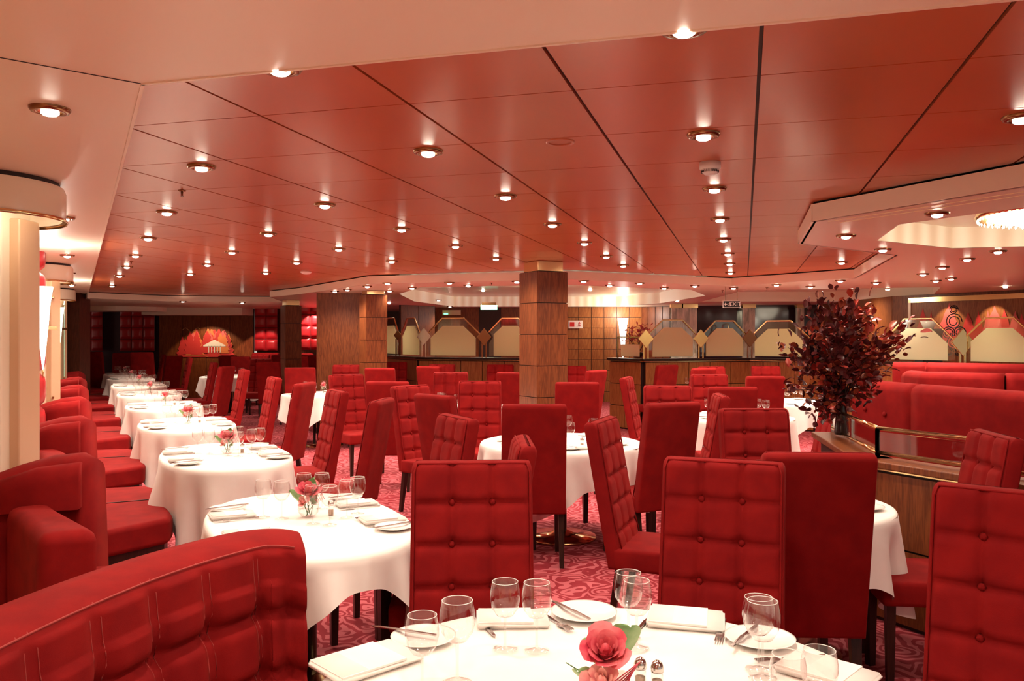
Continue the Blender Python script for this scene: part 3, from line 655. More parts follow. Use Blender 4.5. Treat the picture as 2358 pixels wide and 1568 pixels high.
b = MB().add([(-ww * .44, -.018, 0), (-ww * .35, -.018, hh * .28), (-ww * .35, -.018, -hh * .28)], [(0, 1, 2)]); b.box((-ww * .31, -.018, 0), (ww * .1, .003, hh * .16)); b.build('arrow', plastic, t)
for s in (-1, 1): MB().box((s * ww * .35, 0, (ZL - Z(700.5, D)) / 2 + hh / 4), (.006, .006, ZL - Z(700.5, D) - hh / 2)).build('hanger', bronze, t)
D = 17.5
t = thing('exit_sign', 'green lit hanging emergency exit sign left of the column', 'sign', (X(1126, D), D, Z(708, D)))
MB().box((0, 0, 0), (38 / F * D, .05, 11 / F * D)).build('sign_board', signgreen, t); running_man(t, -.03, 0, .08, signwhite, -.03); MB().box((.08, -.03, 0), (.06, .004, .03)).build('arrow', signwhite, t)
MB().box((-.12, -.03, 0), (.05, .004, .07)).build('door_mark', signwhite, t); MB().box((0, 0, (ZL - Z(708, D)) / 2), (.3, .02, ZL - Z(708, D))).build('hanger', bronze, t)
D = 20.3
t = thing('wall_sign', 'small dim sign panel high on the wall left of the exit light', 'sign', (X(1040, D), D, Z(720, D)))
MB().box((0, 0, 0), (42 / F * D, .03, 11 / F * D)).build('sign_board', frost, t); MB().box((-.14, -.02, -.03), (.1, .01, .03)).build('green_corner', signgreen, t)
D = 20.1
t = thing('wall_sign', 'white notice plate with two red symbols on tiled wood wall', 'sign', (X(1325.5, D), D, Z(747, D)))
MB().box((0, 0, 0), (33 / F * D, .02, 18 / F * D)).build('plate', plastic, t)
redp = mat('sign_red', (.6, .02, .02), .5)
MB().box((-.085, -.012, 0), (.11, .006, .11)).build('fire_symbol', redp, t); running_man(t, .09, 0, .13, redp, -.014)
# ------------------------------------------------------------------ window row banquettes
def slab_path(pts, z0, z1, th, rake=0.0):
    """rounded upholstered slab following plan points; lists of loops"""
    rows = []
    za = z1
    for i, p in enumerate(pts):
        a = pts[max(i - 1, 0)]; c = pts[min(i + 1, len(pts) - 1)]; d = (c[0] - a[0], c[1] - a[1]); L = math.hypot(*d) or 1; n = (-d[1] / L, d[0] / L)
        prof = []; z1 = za[i] if isinstance(za, (list, tuple)) else za
        m_ = 5
        for k in range(m_ + 1): prof.append((0, z0 + (z1 - .07 - z0) * k / m_))
        for k in range(1, 6): a_ = PI * k / 6; prof.append((th / 2 - th / 2 * math.cos(a_), z1 - .07 + .07 * math.sin(a_)))
        for k in range(m_ + 1): prof.append((th, z1 - .07 - (z1 - .07 - z0) * k / m_))
        rows.append([(p[0] + n[0] * (o_ + rake * (z - z0)), p[1] + n[1] * (o_ + rake * (z - z0)), z) for o_, z in prof])
    b = MB().sheet(rows); n = len(rows[0]); b.f.append(tuple(range(n - 1, -1, -1))); b.f.append(tuple((len(rows) - 1) * n + k for k in range(n)))
    return b
def banquette():
    t = thing('banquette', None, 'banquette', (*TI[0], 0), YU, 'banquettes along the window row')
    # local frame: x = V, y = U
    b = slab_path([(-.90, 1.14), (-.93, 1.16), (-1.05, 1.195), (-1.2, 1.20), (-1.35, 1.17), (-1.47, 1.10)][::-1], 0, [.80, .86, .92, .965, .975, .94], .24, -.06); b.build('arm_back', velvet, t, True)
    global back_near
    MB().prism([(-.90, -.55), (-1.12, -.55), (-1.12, .3), (-1.20, .9), (-1.26, 1.12), (-1.05, 1.12), (-1.0, .9), (-.90, .4)], .0, .74).build('backrest', velvet, t, bevel=.06, seg=3)
    back_near = MB().prism([(-.84, .33), (-1.08, .33), (-1.20, .9), (-1.26, 1.12), (-1.05, 1.12), (-1.0, .9)], .0, .74).data('backrest', velvet, True)
    slab_path([(-.93, 1.05), (-1.12, 1.10), (-1.3, 1.10)][::-1], .70, [.86, .92, .94], .12, 0).build('arm_cushion', velvet, t, True)
    seat = [(-.92, -.85), (-.42, -.58), (-.39, -.45), (-.41, .6), (-.46, .72), (-.92, .82)]
    MB().prism(seat, .30, .465).build('seat', velvet, t, bevel=.035, seg=3)
    MB().prism([(p[0] - .03, p[1] * .96) for p in seat], .02, .30).build('plinth', wood_dark, t)
    MB().box((-.66, .1, .467), (.5, .008, .006)).build('seam', joint, t)
    return t
back_near = None
bq = banquette(); reg(bq)
bq['label'] = 'nearest red banquette unit along the window wall, by the first window table'
for i in range(1, 8): dup(bq, (*TI[i], 0), YU, f'{ORD[i]} red banquette unit along the window wall, counted from the camera', 'banquettes along the window row')
[c for c in bq.children if c.name.startswith('backrest')][0].data = back_near
# foreground crescent sofa
def tufted_arc():
    arc = [(-1.30, 1.45), (-1.30, 1.75), (-1.26, 2.05), (-1.18, 2.43), (-1.04, 2.74), (-.87, 2.90), (-.68, 2.80)]
    # dense centre line (outer top edge), Catmull-Rom
    P_ = []
    for i in range(len(arc) - 1):
        p0, p1, p2, p3 = arc[max(i - 1, 0)], arc[i], arc[i + 1], arc[min(i + 2, len(arc) - 1)]
        for k in range(14):
            s = k / 14; P_.append(tuple(.5 * ((2 * p1[j]) + (-p0[j] + p2[j]) * s + (2 * p0[j] - 5 * p1[j] + 4 * p2[j] - p3[j]) * s * s + (-p0[j] + 3 * p1[j] - 3 * p2[j] + p3[j]) * s ** 3) for j in (0, 1)))
    P_.append(arc[-1])
    return P_
AX = [(-1.33, 1.15), (-1.34, 1.5), (-1.31, 1.85), (-1.255, 2.16), (-1.17, 2.45), (-1.05, 2.70), (-.92, 2.87), (-.755, 2.94)]
def fg_sofa():
    t = thing('banquette', 'large curved red tufted sofa back in the left foreground', 'banquette', (0, 0, 0))
    pts = []
    for i in range(len(AX) - 1):
        p0, p1, p2, p3 = AX[max(i - 1, 0)], AX[i], AX[i + 1], AX[min(i + 2, len(AX) - 1)]
        for k in range(16):
            s = k / 16; pts.append(tuple(.5 * ((2 * p1[j]) + (-p0[j] + p2[j]) * s + (2 * p0[j] - 5 * p1[j] + 4 * p2[j] - p3[j]) * s * s + (-p0[j] + 3 * p1[j] - 3 * p2[j] + p3[j]) * s ** 3) for j in (0, 1)))
    pts.append(AX[-1])
    S = [0]; ZTL = []
    for i in range(1, len(pts)): S.append(S[-1] + math.dist(pts[i], pts[i - 1]))
    tot = S[-1]; cw, rh = .235, .19; zt = .92; rows = []; off = tot - .275
    for i, p in enumerate(pts):
        a = pts[max(i - 1, 0)]; c = pts[min(i + 1, len(pts) - 1)]; d = (c[0] - a[0], c[1] - a[1]); L = math.hypot(*d); n = (d[1] / L, -d[0] / L)  # towards the table
        fcol = ((S[i] - off) / cw) % 1.0; sx = min(fcol, 1 - fcol) * cw
        zt = .93 - .022 * math.exp(-(tot - S[i]) / .05); ZTL.append(zt)
        prof = []
        for k in range(5): prof.append((-.02, .02 + (zt - .06) * k / 4))
        prof += [(-.015, zt - .02), (.0, zt), (.05, zt + .004), (.12, zt - .004), (.175, zt - .014), (.195, zt - .03)]
        m_ = 52
        for k in range(1, m_ + 1):
            z = zt - .03 - (zt - .40) * k / m_; dz_ = zt - .035 - z; fr = (dz_ / rh) % 1.0; sz = min(fr, 1 - fr) * rh; row0 = dz_ < rh * .5
            pil = .034 * (1 - math.exp(-(sx / .026) ** 2 * .5)) * (1 - math.exp(-((sz if not row0 else 1) / .014) ** 2 * .5))
            dd = math.hypot(sx, sz if not row0 else 9); pit = .034 * math.exp(-(dd / .034) ** 2)
            grow = .5 if row0 and sx else 1
            prof.append((.195 + .05 * (dz_ / .5) + pil * grow - pit, z))
        prof.append((.05, prof[-1][1]))
        rows.append([(p[0] + n[0] * (o_ if True else 0), p[1] + n[1] * o_, z) for o_, z in prof])
    b = MB().sheet(rows); n = len(rows[0]); b.f.append(tuple(range(n - 1, -1, -1))); b.f.append(tuple((len(rows) - 1) * n + k for k in range(n)))
    b.build('backrest', velvet, t, True)
    stitch = mat('red_stitching', (.30, .030, .026), .8)
    for sv in [off - k * cw for k in range(0, 12)]:
        if sv < 0: continue
        i = min(range(len(S)), key=lambda j: abs(S[j] - sv))
        for e_ in (-1, 1):
            ii = max(0, min(len(rows) - 1, i + e_)); MB().tube([(q[0] , q[1], q[2]) for q in rows[ii][9:56:3]], .0016, 4).build('stitching', stitch, t, True)
    # stitched seam along the top edge
    ln = []
    for i in range(0, len(pts), 1):
        a = pts[max(i - 1, 0)]; c = pts[min(i + 1, len(pts) - 1)]; d = (c[0] - a[0], c[1] - a[1]); L = math.hypot(*d); n = (d[1] / L, -d[0] / L)
        ln.append((pts[i][0] + n[0] * .187, pts[i][1] + n[1] * .187, ZTL[i] - .016))
    MB().tube(ln[:-3], .0030, 5).build('piping', stitch, t, True)
    bm_ = MB().lathe([(.017, 0), (.017, .006), (.011, .012), (.001, .014)], 14).data('button', velvet, True)
    s = off
    ks = [off - k * cw for k in range(0, 12)] + [off + cw * j for j in range(0)]
    for sv in ks:
        if sv < 0: continue
        i = min(range(len(S)), key=lambda j: abs(S[j] - sv)); p = pts[i]; a = pts[max(i - 1, 0)]; c = pts[min(i + 1, len(pts) - 1)]; d = (c[0] - a[0], c[1] - a[1]); L = math.hypot(*d); n = (d[1] / L, -d[0] / L)
        for r_ in (1, 2):
            o = bpy.data.objects.new('button', bm_); C.objects.link(o); o.parent = t
            z = zt - .035 - rh * r_; of = .195 + .05 * (rh * r_ / .5) - .031
            o.location = (p[0] + n[0] * of, p[1] + n[1] * of, z); o.rotation_euler = (PI / 2, 0, math.atan2(n[0], -n[1]))
    # seat in front of the back
    inner = [pts[i] for i in range(0, len(pts), 8)]
    A_, B_ = [], []
    for i in range(0, len(pts), 6):
        a = pts[max(i - 1, 0)]; c = pts[min(i + 1, len(pts) - 1)]; d = (c[0] - a[0], c[1] - a[1]); L = math.hypot(*d); n = (d[1] / L, -d[0] / L)
        A_.append((pts[i][0] + n[0] * .16, pts[i][1] + n[1] * .16)); B_.append((pts[i][0] + n[0] * .55, pts[i][1] + n[1] * .55))
    bb = MB()
    for i in range(len(A_) - 1): pass
    poly = A_ + B_[::-1]
    MB().prism(poly, .30, .46).build('seat', velvet, t, bevel=.03); MB().prism(poly, .0, .30).build('plinth', wood_dark, t)
fg_sofa()
# ------------------------------------------------------------------ right booth: half wall, rail, sofas
c0, c1_, c2_ = (2.30, 6.05), (2.08, 4.80), (2.95, 3.13)
half_wall('half_wall', 'low wood panelled wall with brass rails round the right booth', [c0, c1_, c2_], .90, wood, [2, 3], 2)
t = thing('brass_rail', 'low polished brass rail with glass on the right booth wall', 'rail', (0, 0, .90))
for (p, q) in ((c0, c1_), (c1_, c2_)):
    for zz in (.03, .17): MB().tube([(p[0] + .03, p[1], zz), (q[0] + .03, q[1], zz)], .012, 8).build('rail_bar', brass, t, True)
    n = max(2, int(math.dist(p, q) / .55))
    for k in range(n + 1): MB().box((p[0] + (q[0] - p[0]) * k / n + .03, p[1] + (q[1] - p[1]) * k / n, .085), (.02, .02, .17)).build('post', chrome, t)
    a_ = math.atan2(q[1] - p[1], q[0] - p[0]); MB().box(((p[0] + q[0]) / 2 + .03, (p[1] + q[1]) / 2, .09), (math.dist(p, q), .006, .12), a_).build('glass_panel', clearpane, t)
def booth_sofa(label, secs, z1, th=.22, z0=.3, name='booth_sofa'):
    t = thing(name, label, 'sofa', (0, 0, 0))
    for s in secs:
        pts = []
        for i in range(len(s) - 1):
            for k in range(6): f = k / 6; pts.append((s[i][0] + (s[i + 1][0] - s[i][0]) * f, s[i][1] + (s[i + 1][1] - s[i][1]) * f))
        pts.append(s[-1]); slab_path(pts, z0, z1, th).build('backrest', velvet, t, True)
    L = secs[0][0], secs[-1][-1]
    return t
P0, P1, P2 = (2.90, 7.0), (3.03, 6.33), (3.33, 5.41)
t = booth_sofa('near high red booth sofa with rounded end behind the brass rail', [[(3.12, 7.32), (2.96, 7.22), (2.88, 7.05), (2.93, 6.75), (3.02, 6.34)], [(3.03, 6.32), (3.2, 5.8), (3.36, 5.35), (3.75, 4.4)]], 1.235, .2, .25)
for (x, y, z) in ((2.905, 6.85, 1.0), (2.955, 6.6, .98)):
    MB().lathe([(.022, 0), (.016, .008), (.001, .01)], 10).build('button', velvet, t, True, loc=(x, y, z)).rotation_euler = (PI / 2, 0, -1.2)
MB().prism([(3.2, 7.2), (3.1, 6.8), (3.25, 6.2), (3.9, 4.4), (4.3, 4.6), (3.6, 7.3)], .3, .46).build('seat', velvet, t, bevel=.04)
MB().prism([(3.2, 7.1), (3.2, 6.8), (3.3, 6.2), (3.95, 4.5), (4.25, 4.7), (3.55, 7.2)], .0, .3).build('plinth', wood_dark, t)
t = booth_sofa('middle red booth sofa beyond the near one', [[(X(2075, 8.9), 8.9), (X(2120, 8.5), 8.5), (X(2312, 8.1), 8.1)], [(X(2319, 8.1), 8.1), (X(2450, 7.9), 7.9)]], 1.235, .22)
MB().prism([(3.9, 9.2), (4.9, 8.7), (5.4, 8.6), (5.4, 9.0), (4.1, 9.6)], .0, .46).build('seat', velvet, t, bevel=.04)
t = booth_sofa('far red sofa along the base of the right frosted screens', [[(X(2055, 10.6), 10.6), (X(2130, 10.4), 10.4)], [(X(2133, 10.4), 10.4), (X(2420, 9.6), 9.6)]], 1.27, .25)
MB().prism([(X(2060, 10.2), 10.2), (X(2420, 9.3), 9.3), (X(2420, 8.95), 8.95), (X(2060, 9.8), 9.8)], .0, .46).build('seat', velvet, t, bevel=.04)

# ------------------------------------------------------------------ chairs
def back_mesh(n_lv=60):
    w_, th = .44, .075; z0, z1 = .37, 1.14; rows = []; cw = w_ / 3; rh = .146
    zs = [z0 + (z1 - .035 - z0) * k / n_lv for k in range(n_lv + 1)] + [z1 - .035 + .035 * math.sin(PI / 2 * k / 4) for k in range(1, 5)]
    for z in zs:
        cap = max(0, (z - (z1 - .035)) / .035); sh = th / 2 * (1 - math.sqrt(max(0, 1 - cap * cap))) * .9; cy_ = .2 + .13 * (z - .42) / .72
        wl = w_ / 2 * (1.02 - .02 * (z - z0)) - sh * .5; pts = []
        nf = 36
        for i in range(nf + 1):         # front side (towards -y), left to right
            x = -1 + 2 * i / nf; xx = x * (wl - .012)
            s = (xx + w_ / 2) / cw; sx = abs(s - round(s)) * cw if .5 < s < 2.5 else 9
            dzt = z1 - z; r_ = dzt / rh; sz = abs(r_ - round(r_)) * rh if r_ > .5 else 9
            pil = .016 * (1 - math.exp(-(sx / .012) ** 2)) * (1 - math.exp(-(sz / .012) ** 2)) if z < z1 - .01 else .012
            nx = min(abs(xx + w_ / 6), abs(xx - w_ / 6)); pit = .020 * math.exp(-((nx / .022) ** 2 + (sz / .022) ** 2)) if sz < 1 else 0
            ed = min(1, (1 - abs(x)) / .08); pts.append((xx, cy_ - th / 2 + sh - (pil - pit) * (ed ** .5), z))
        for k in range(1, 4): a = PI / 2 * k / 4; pts.append((wl - .012 + .012 * math.sin(a), cy_ - th / 2 + sh + .012 * (1 - math.cos(a)), z))
        for k in range(0, 4): a = PI / 2 * k / 4; pts.append((wl - .012 + .012 * math.cos(a), cy_ + th / 2 - sh - .012 * (1 - math.sin(a)), z))
        for i in range(1, 6): pts.append(((wl - .012) * (1 - 2 * i / 6), cy_ + th / 2 - sh, z))
        for k in range(0, 4): a = PI / 2 * k / 4; pts.append((-(wl - .012) - .012 * math.sin(a), cy_ + th / 2 - sh - .012 * (1 - math.cos(a)), z))
        for k in range(0, 3): a = PI / 2 * k / 4; pts.append((-(wl - .012) - .012 * math.cos(a), cy_ - th / 2 + sh + .012 * (1 - math.sin(a)), z))
        rows.append(pts)
    b = MB().sheet(rows, True); n = len(rows[0]); b.f.append(tuple(range(n - 1, -1, -1))); b.f.append(tuple((len(rows) - 1) * n + k for k in range(n)))
    return b
bk_me = back_mesh().data('backrest', velvet, True)
pc = []
for sg in (-1,):
    w_ = .213
    pc = [(-w_, .2 - .045, .48)] + [(-w_ + .002, .2 + .13 * (z - .42) / .72 - .044, z) for z in (.6, .8, 1.0, 1.10)] + [(-w_ + .014, .2 + .13 - .04, 1.133), (w_ - .014, .2 + .13 - .04, 1.133)] + [(w_ - .002, .2 + .13 * (z - .42) / .72 - .044, z) for z in (1.10, 1.0, .8, .6)] + [(w_, .2 - .045, .48)]
pip_me = MB().tube(pc, .0042, 6).data('piping', velvet, True)
sb = bmesh.new(); bmesh.ops.create_cube(sb, size=1)
for v in sb.verts: v.co = Vector((v.co.x * (.46 if v.co.y > 0 else .46), v.co.y * .46 - .03, v.co.z * .115 + .4225))
bmesh.ops.bevel(sb, geom=sb.edges[:], offset=.022, segments=3, profile=.6, affect='EDGES'); seat_me = bpy.data.meshes.new('seat'); sb.to_mesh(seat_me); sb.free(); seat_me.materials.append(velvet)
for p in seat_me.polygons: p.use_smooth = True
def leg_me(sx, sy, sp):
    a, b_2 = .021, .015; x, y = sx * .195, sy
    vs = [(x + i * a, y + j * a, .37) for i, j in ((-1, -1), (1, -1), (1, 1), (-1, 1))] + [(x + i * b_2, y + sp + j * b_2, 0) for i, j in ((-1, -1), (1, -1), (1, 1), (-1, 1))]
    return MB().add(vs, [(0, 1, 2, 3), (7, 6, 5, 4), (0, 4, 5, 1), (1, 5, 6, 2), (2, 6, 7, 3), (3, 7, 4, 0)]).data('leg', wood_dark)
legs = [leg_me(-1, -.22, .0), leg_me(1, -.22, .0), leg_me(-1, .17, .06), leg_me(1, .17, .06)]
btn_me = MB().lathe([(.012, 0), (.012, .004), (.008, .009), (.001, .010)], 10).data('button', velvet, True)
def chair(x, y, f, label, group=None, detail=False, s=1.0):
    """x, y: the middle of the top of the back; f: the way the chair faces"""
    th = math.atan2(f[0], -f[1]); ox, oy = x - (-math.sin(th)) * .32 * s, y - math.cos(th) * .32 * s
    t = thing('dining_chair', label, 'chair', (ox, oy, 0), th, group); t.scale = (s, s, s)
    for nm, me in [('backrest', bk_me), ('piping', pip_me), ('seat', seat_me)] + [('leg', m) for m in legs]:
        o = bpy.data.objects.new(nm, me); C.objects.link(o); o.parent = t
    if detail:
        for r_ in range(1, 5):
            z = 1.14 - r_ * .146; 
            if z < .5: continue
            for sx in (-1, 1):
                o = bpy.data.objects.new('button', btn_me); C.objects.link(o); o.parent = t; o.location = (sx * .0735, .2 + .13 * (z - .42) / .72 - .0375 + .012 + .001, z); o.rotation_euler = (PI / 2 , 0, 0)
    return t
def chp(px, ytop, f, label, detail=False, D=None, group='red high-backed dining chairs', s=1.0):
    if D is None: D = F * (H - 1.14 * s) / (ytop - HZ)
    return chair(X(px, D), D, f, 'red velvet chair ' + label, group, detail, s)
nV = (-V[0], -V[1])
chp(1087, 1060, (.05, -1), 'seen from its tufted front, left of the two nearest facing the camera', True)
chp(1665, 1057, (-.36, -.93), 'with tufted front, right of the open carpet, facing the camera', True)
chp(1884, 1041, (.04, 1), 'nearest dark plain back, right of the tufted chair at the foreground table', True)
chp(2335, 1140, (-.64, -.77), 'cut off at the right picture edge, tufted front', True, D=2.5)
chp(2292, 993, (-.99, .12), 'behind the right edge chair, in front of the booth rail', True, D=3.95)
chp(1230, 930, (-.02, 1), 'with a dark plain back in the middle, in front of the column', True)
chp(1386, 964, (.93, -.36), 'turned side-on, its seat pointing right over open carpet', True)
chp(1207, 1012, (-1, -.05), 'mostly hidden behind the nearest tufted chair, only its top edge showing', True)
chp(1053, 957, nV, 'tufted, facing left behind the nearest tufted chair', True)
chp(777, 898, nV, 'tufted, right of the second window table', True)
chp(879, 919, (-1, .12), 'seen edge-on between two tufted chairs, right of the second window table', True)
chp(632, 868, nV, 'tufted, right of the third window table', True)
chp(702, 881, (-1, .12), 'seen edge-on right of the third window table')
chp(563, 850, nV, 'tufted, right of the fourth window table')
chp(522, 843, (-1, .12), 'seen edge-on beyond the fourth window table')
chp(493, 834, nV, 'tufted, right of the fifth window table')
chp(437, 823, nV, 'tufted, right of the sixth window table')
chp(377, 815, nV, 'tufted, farthest along the window row', D=21)
chp(400, 818, (-.8, .5), 'plain side beyond the tufted one of the sixth window table', D=19.6)
chp(798, 862, (.6, -.8), 'tufted and turned right, behind the second window table chairs', True)
chp(893, 878, (.05, 1), 'with a tall dark back left of the tufted right-turned chair', True)
chp(691, 846, (-.1, 1), 'plain back, behind the third window table chairs')
chp(875, 847, (.1, 1), 'plain back, in front of the second panelled column')
chp(945, 887, (.75, -.66), 'tufted and turned right, just left of the middle group', True)
chp(1001, 908, (.7, .7), 'plain back half turned, between the middle tufted chairs', True)
chp(1038, 857, (0, -1), 'tufted front facing the camera, before the left half wall')
chp(1105, 877, (0, -1), 'with a shaded front left of the tall column', True)
chp(988, 843, (.5, .85), 'small plain back under the bend of the left half wall')
chp(1018, 841, (-.2, -1), 'small tufted front half hidden near the bend of the left half wall', D=13.6)
chp(909, 833, (0, -1), 'small tufted front under the narrow frosted screens')
chp(1152, 839, (0, -1), 'tufted front against the left half wall, beside the column')
chp(1180, 857, (.5, .85), 'plain back partly covered by the tall column')
chp(1318, 842, (-.2, -1), 'tufted front just right of the tall column')
chp(1373, 852, (-.75, .6), 'seen edge-on before the tiled wood wall')
chp(1329, 876, (0, 1), 'with a dark plain back right of the tall column', True, D=8.35)
chp(1442, 868, (.93, -.3), 'seen edge-on with dark side, before the corner of the right half wall', True)
chp(1537, 888, (-.1, -1), 'tufted top behind a bright plain back, centre right', True)
chp(1536, 840, (-.55, .8), 'small plain back against the right half wall')
chp(1633, 862, (0, -1), 'tufted front between two dark backs, before the right half wall', True)
chp(1548, 926, (-.45, .9), 'with a bright plain back leaning right, beside the middle table', True)
chp(1687, 890, (.02, 1), 'with a very dark back, behind the narrow leaning one', True)
chp(1660, 908, (-1, .1), 'narrow and leaning, seen from the side, centre right', True)
chp(1735, 940, (.03, -1), 'with a shaded tufted front, centre right, facing the hidden table', True)
chp(1762, 866, (0, 1), 'plain back left of the bouquet', True)
chp(1763, 843, (0, -1), 'tufted top above the plain back left of the bouquet')
chp(1638, 848, (.3, -1), 'tiny tufted top at the right half wall', D=12.6)
chp(1620, 852, (-.5, .8), 'tiny plain back at the right half wall', D=12.0)
chp(1925, 893, (-1, .02), 'tufted, half hidden below the bouquet', True, D=7.3)
chp(600, 812, (0, -1), 'tufted front far off, right of the temple mural', D=20.8)
chp(554, 821, (0, 1), 'dark back far off, below the temple mural')
chp(601, 826, (-.1, -1), 'tufted front far off, behind the third window table chairs')
chp(618, 833, (.1, 1), 'plain back far off, left of the slim column foot')
chp(525, 817, (0, 1), 'dark back farthest below the temple mural', D=19.8)
chp(211, 811, (0, 1), 'large dark back at the left end of the window row', D=18.6, s=1.1)
chp(327, 811, (0, 1), 'large dark back at the far end, right of the last window table', D=18.0, s=1.1)
chp(780, 834, (0, 1), 'dark back in front of the wide wood pier')
chp(834, 832, (.4, .9), 'plain back at the foot of the second panelled column', D=14.9)
chp(798, 826, (0, -1), 'tufted top in front of the wide wood pier', D=13.3 + 2.2 if False else 12.95 + .45)
chp(687, 817, (0, 1), 'dark back under the padded wall between column and pier', D=19.0)
chp(645, 813, (.3, 1), 'dark back left of the slim column', D=20)
chp(718, 812, (.5, .8), 'dark back right of the slim column', D=20)
# ------------------------------------------------------------------ tables and cloths
def se(a_, b_2, n, t_):
    c_, s_ = math.cos(t_), math.sin(t_); return (a_ * math.copysign(abs(c_) ** (2 / n), c_), b_2 * math.copysign(abs(s_) ** (2 / n), s_))
def cloth_mesh(ax, by, n_, drop, corner, seed, ztop=.76):
    r = random.Random(seed); N = 160; ph = [r.random() * 6 for _ in range(4)]; rows = []
    def ring(sc_, z, k=0, d=0):
        out = []
        for i in range(N):
            t_ = 2 * PI * i / N; x, y = se(ax, by, n_, t_); L = math.hypot(x, y)
            fold = k * (.55 * math.sin(11 * t_ + ph[0]) + .3 * math.sin(17 * t_ + ph[1]) + .25 * math.sin(5 * t_ + ph[2]))
            cr = corner * abs(math.sin(2 * t_ - .17)) ** (2.6 if drop < .2 else 2.0)
            f = sc_ + (fold + .05 * k * 10 * cr * 0) / L
            out.append((x * f, y * f, z(cr, t_) if callable(z) else z))
        return out
    rows.append([(0.0, 0.0, ztop)] * N)
    for s_ in (.3, .6, .85, .96): rows.append(ring(s_, ztop))
    rows.append(ring(.99, ztop - .004)); rows.append(ring(1.005, ztop - .018)); rows.append(ring(1.012, ztop - .04))
    for k in range(1, 9):
        f = k / 8; rows.append(ring(1.012 + .03 * f, (lambda cr, t_, f=f: ztop - .04 - (drop + cr - .04) * f), (.085 if drop > .25 else .07) * f))
    return MB().sheet(rows, True)
tw_frame = None
def table_base(t, r, ax, by):
    MB().prism([se(ax * .97, by * .97, 2.3, 2 * PI * k / 36) for k in range(36)], .715, .748).build('tabletop', wood, t)
    MB().lathe([(.045, .03), (.045, .71)], 14).build('pedestal', wood_dark, t, True)
    MB().lathe([(.28, .0), (.28, .015), (.10, .035), (.05, .06)], 32).build('brass_foot', brass, t, True)
    for sx in (-1, 1):
        for sy in (-1, 1):
            x, y = sx * ax * .55, sy * by * .55
            vs = [(x + i * .028, y + j * .028, .715) for i, j in ((-1, -1), (1, -1), (1, 1), (-1, 1))] + [(x + i * .017, y + j * .017, .016) for i, j in ((-1, -1), (1, -1), (1, 1), (-1, 1))]
            MB().add(vs, [(0, 1, 2, 3), (7, 6, 5, 4), (0, 4, 5, 1), (1, 5, 6, 2), (2, 6, 7, 3), (3, 7, 4, 0)]).build('leg', wood_dark, t)
def table(x, y, rz, ax, by, name, drop=.30, corner=.17, seed=1, n_=2.3):
    t = thing('dining_table', f'{name}, its wooden top under a white cloth', 'table', (x, y, 0), rz, 'dining tables'); table_base(t, 0, ax, by)
    o = cloth_mesh(ax, by, n_, drop, corner, seed).build('tablecloth', linen, None, True); o.location = (x, y, 0); o.rotation_euler = (0, 0, rz)
    tag(o, f'white cloth hanging in folds over {name}', 'tablecloth', 'white tablecloths')
# tableware prototypes (shared meshes)
wg_me = {
 'bowl': MB().lathe([(.004, .088), (.022, .092), (.036, .112), (.0405, .135), (.040, .155), (.0345, .182)], 28, capb=False, capt=False).data('bowl', glass, True),
 'stem': MB().lathe([(.0038, .006), (.0034, .05), (.004, .088)], 10, capb=False, capt=False).data('stem', glass, True),
 'foot': MB().lathe([(.033, .001), (.033, .003), (.015, .005), (.004, .010)], 24, capb=False, capt=False).data('foot', glass, True),
 'rim': MB().tube([(.0345 * math.cos(2 * PI * k / 28), .0345 * math.sin(2 * PI * k / 28), .182) for k in range(29)], .0008, 5).data('rim', china, True)}
pl_me = MB().lathe([(.048, .002), (.055, .004), (.085, .014), (.086, .016), (.080, .015), (.054, .007), (.002, .006)], 36, capb=True, capt=True).data('plate', china, True)
nb = bmesh.new(); bmesh.ops.create_cube(nb, size=1)
for v in nb.verts: v.co = Vector((v.co.x * .11, v.co.y * .20, v.co.z * .016 + .009 + (.006 if v.co.y > 0 else 0) * (1 if v.co.z > 0 else 0)))
bmesh.ops.bevel(nb, geom=nb.edges[:], offset=.006, segments=3, affect='EDGES'); nap_me = bpy.data.meshes.new('napkin'); nb.to_mesh(nap_me); nb.free(); nap_me.materials.append(linen)
for p in nap_me.polygons: p.use_smooth = True
fold_me = MB().box((0, .02, .0185), (.104, .15, .005)).data('folded_flap', linen)
kn_me = MB().add([(-.004, -.10, .002), (.004, -.10, .002), (.0055, -.02, .002), (.004, 0, .002), (.009, .01, .002), (.009, .08, .002), (.002, .105, .002), (-.004, .09, .002), (-.004, 0, .002), (-.0055, -.02, .002)] + [(-.004, -.10, .006), (.004, -.10, .006), (.0055, -.02, .007), (.004, 0, .006), (.009, .01, .0045), (.009, .08, .0045), (.002, .105, .0045), (-.004, .09, .0045), (-.004, 0, .006), (-.0055, -.02, .007)], [tuple(range(9, -1, -1)), tuple(range(10, 20))] + [(i, (i + 1) % 10, 10 + (i + 1) % 10, 10 + i) for i in range(10)]).data('knife', steel)
fk = MB().tube([(0, -.10, .004), (0, -.02, .006), (0, .03, .005)], .0042, 6, .003); fk.box((0, .045, .006), (.022, .03, .003))
for k in range(4): fk.box((-.009 + k * .006, .078, .008), (.0028, .04, .003))
fk_me = fk.data('fork', steel)
def put(me, name, x, y, rz, z, label, cat, group):
    o = bpy.data.objects.new(name, me); C.objects.link(o); o.location = (x, y, z); o.rotation_euler = (0, 0, rz); return tag(o, label, cat, group)
def wine(x, y, z, label, group, s=1.0, full=True):
    t = thing('wine_glass', label, 'glass', (x, y, z), 0, group); t.scale = (s, s, s)
    for nm, me in wg_me.items():
        if nm == 'rim' and not full: continue
        o = bpy.data.objects.new(nm, me); C.objects.link(o); o.parent = t
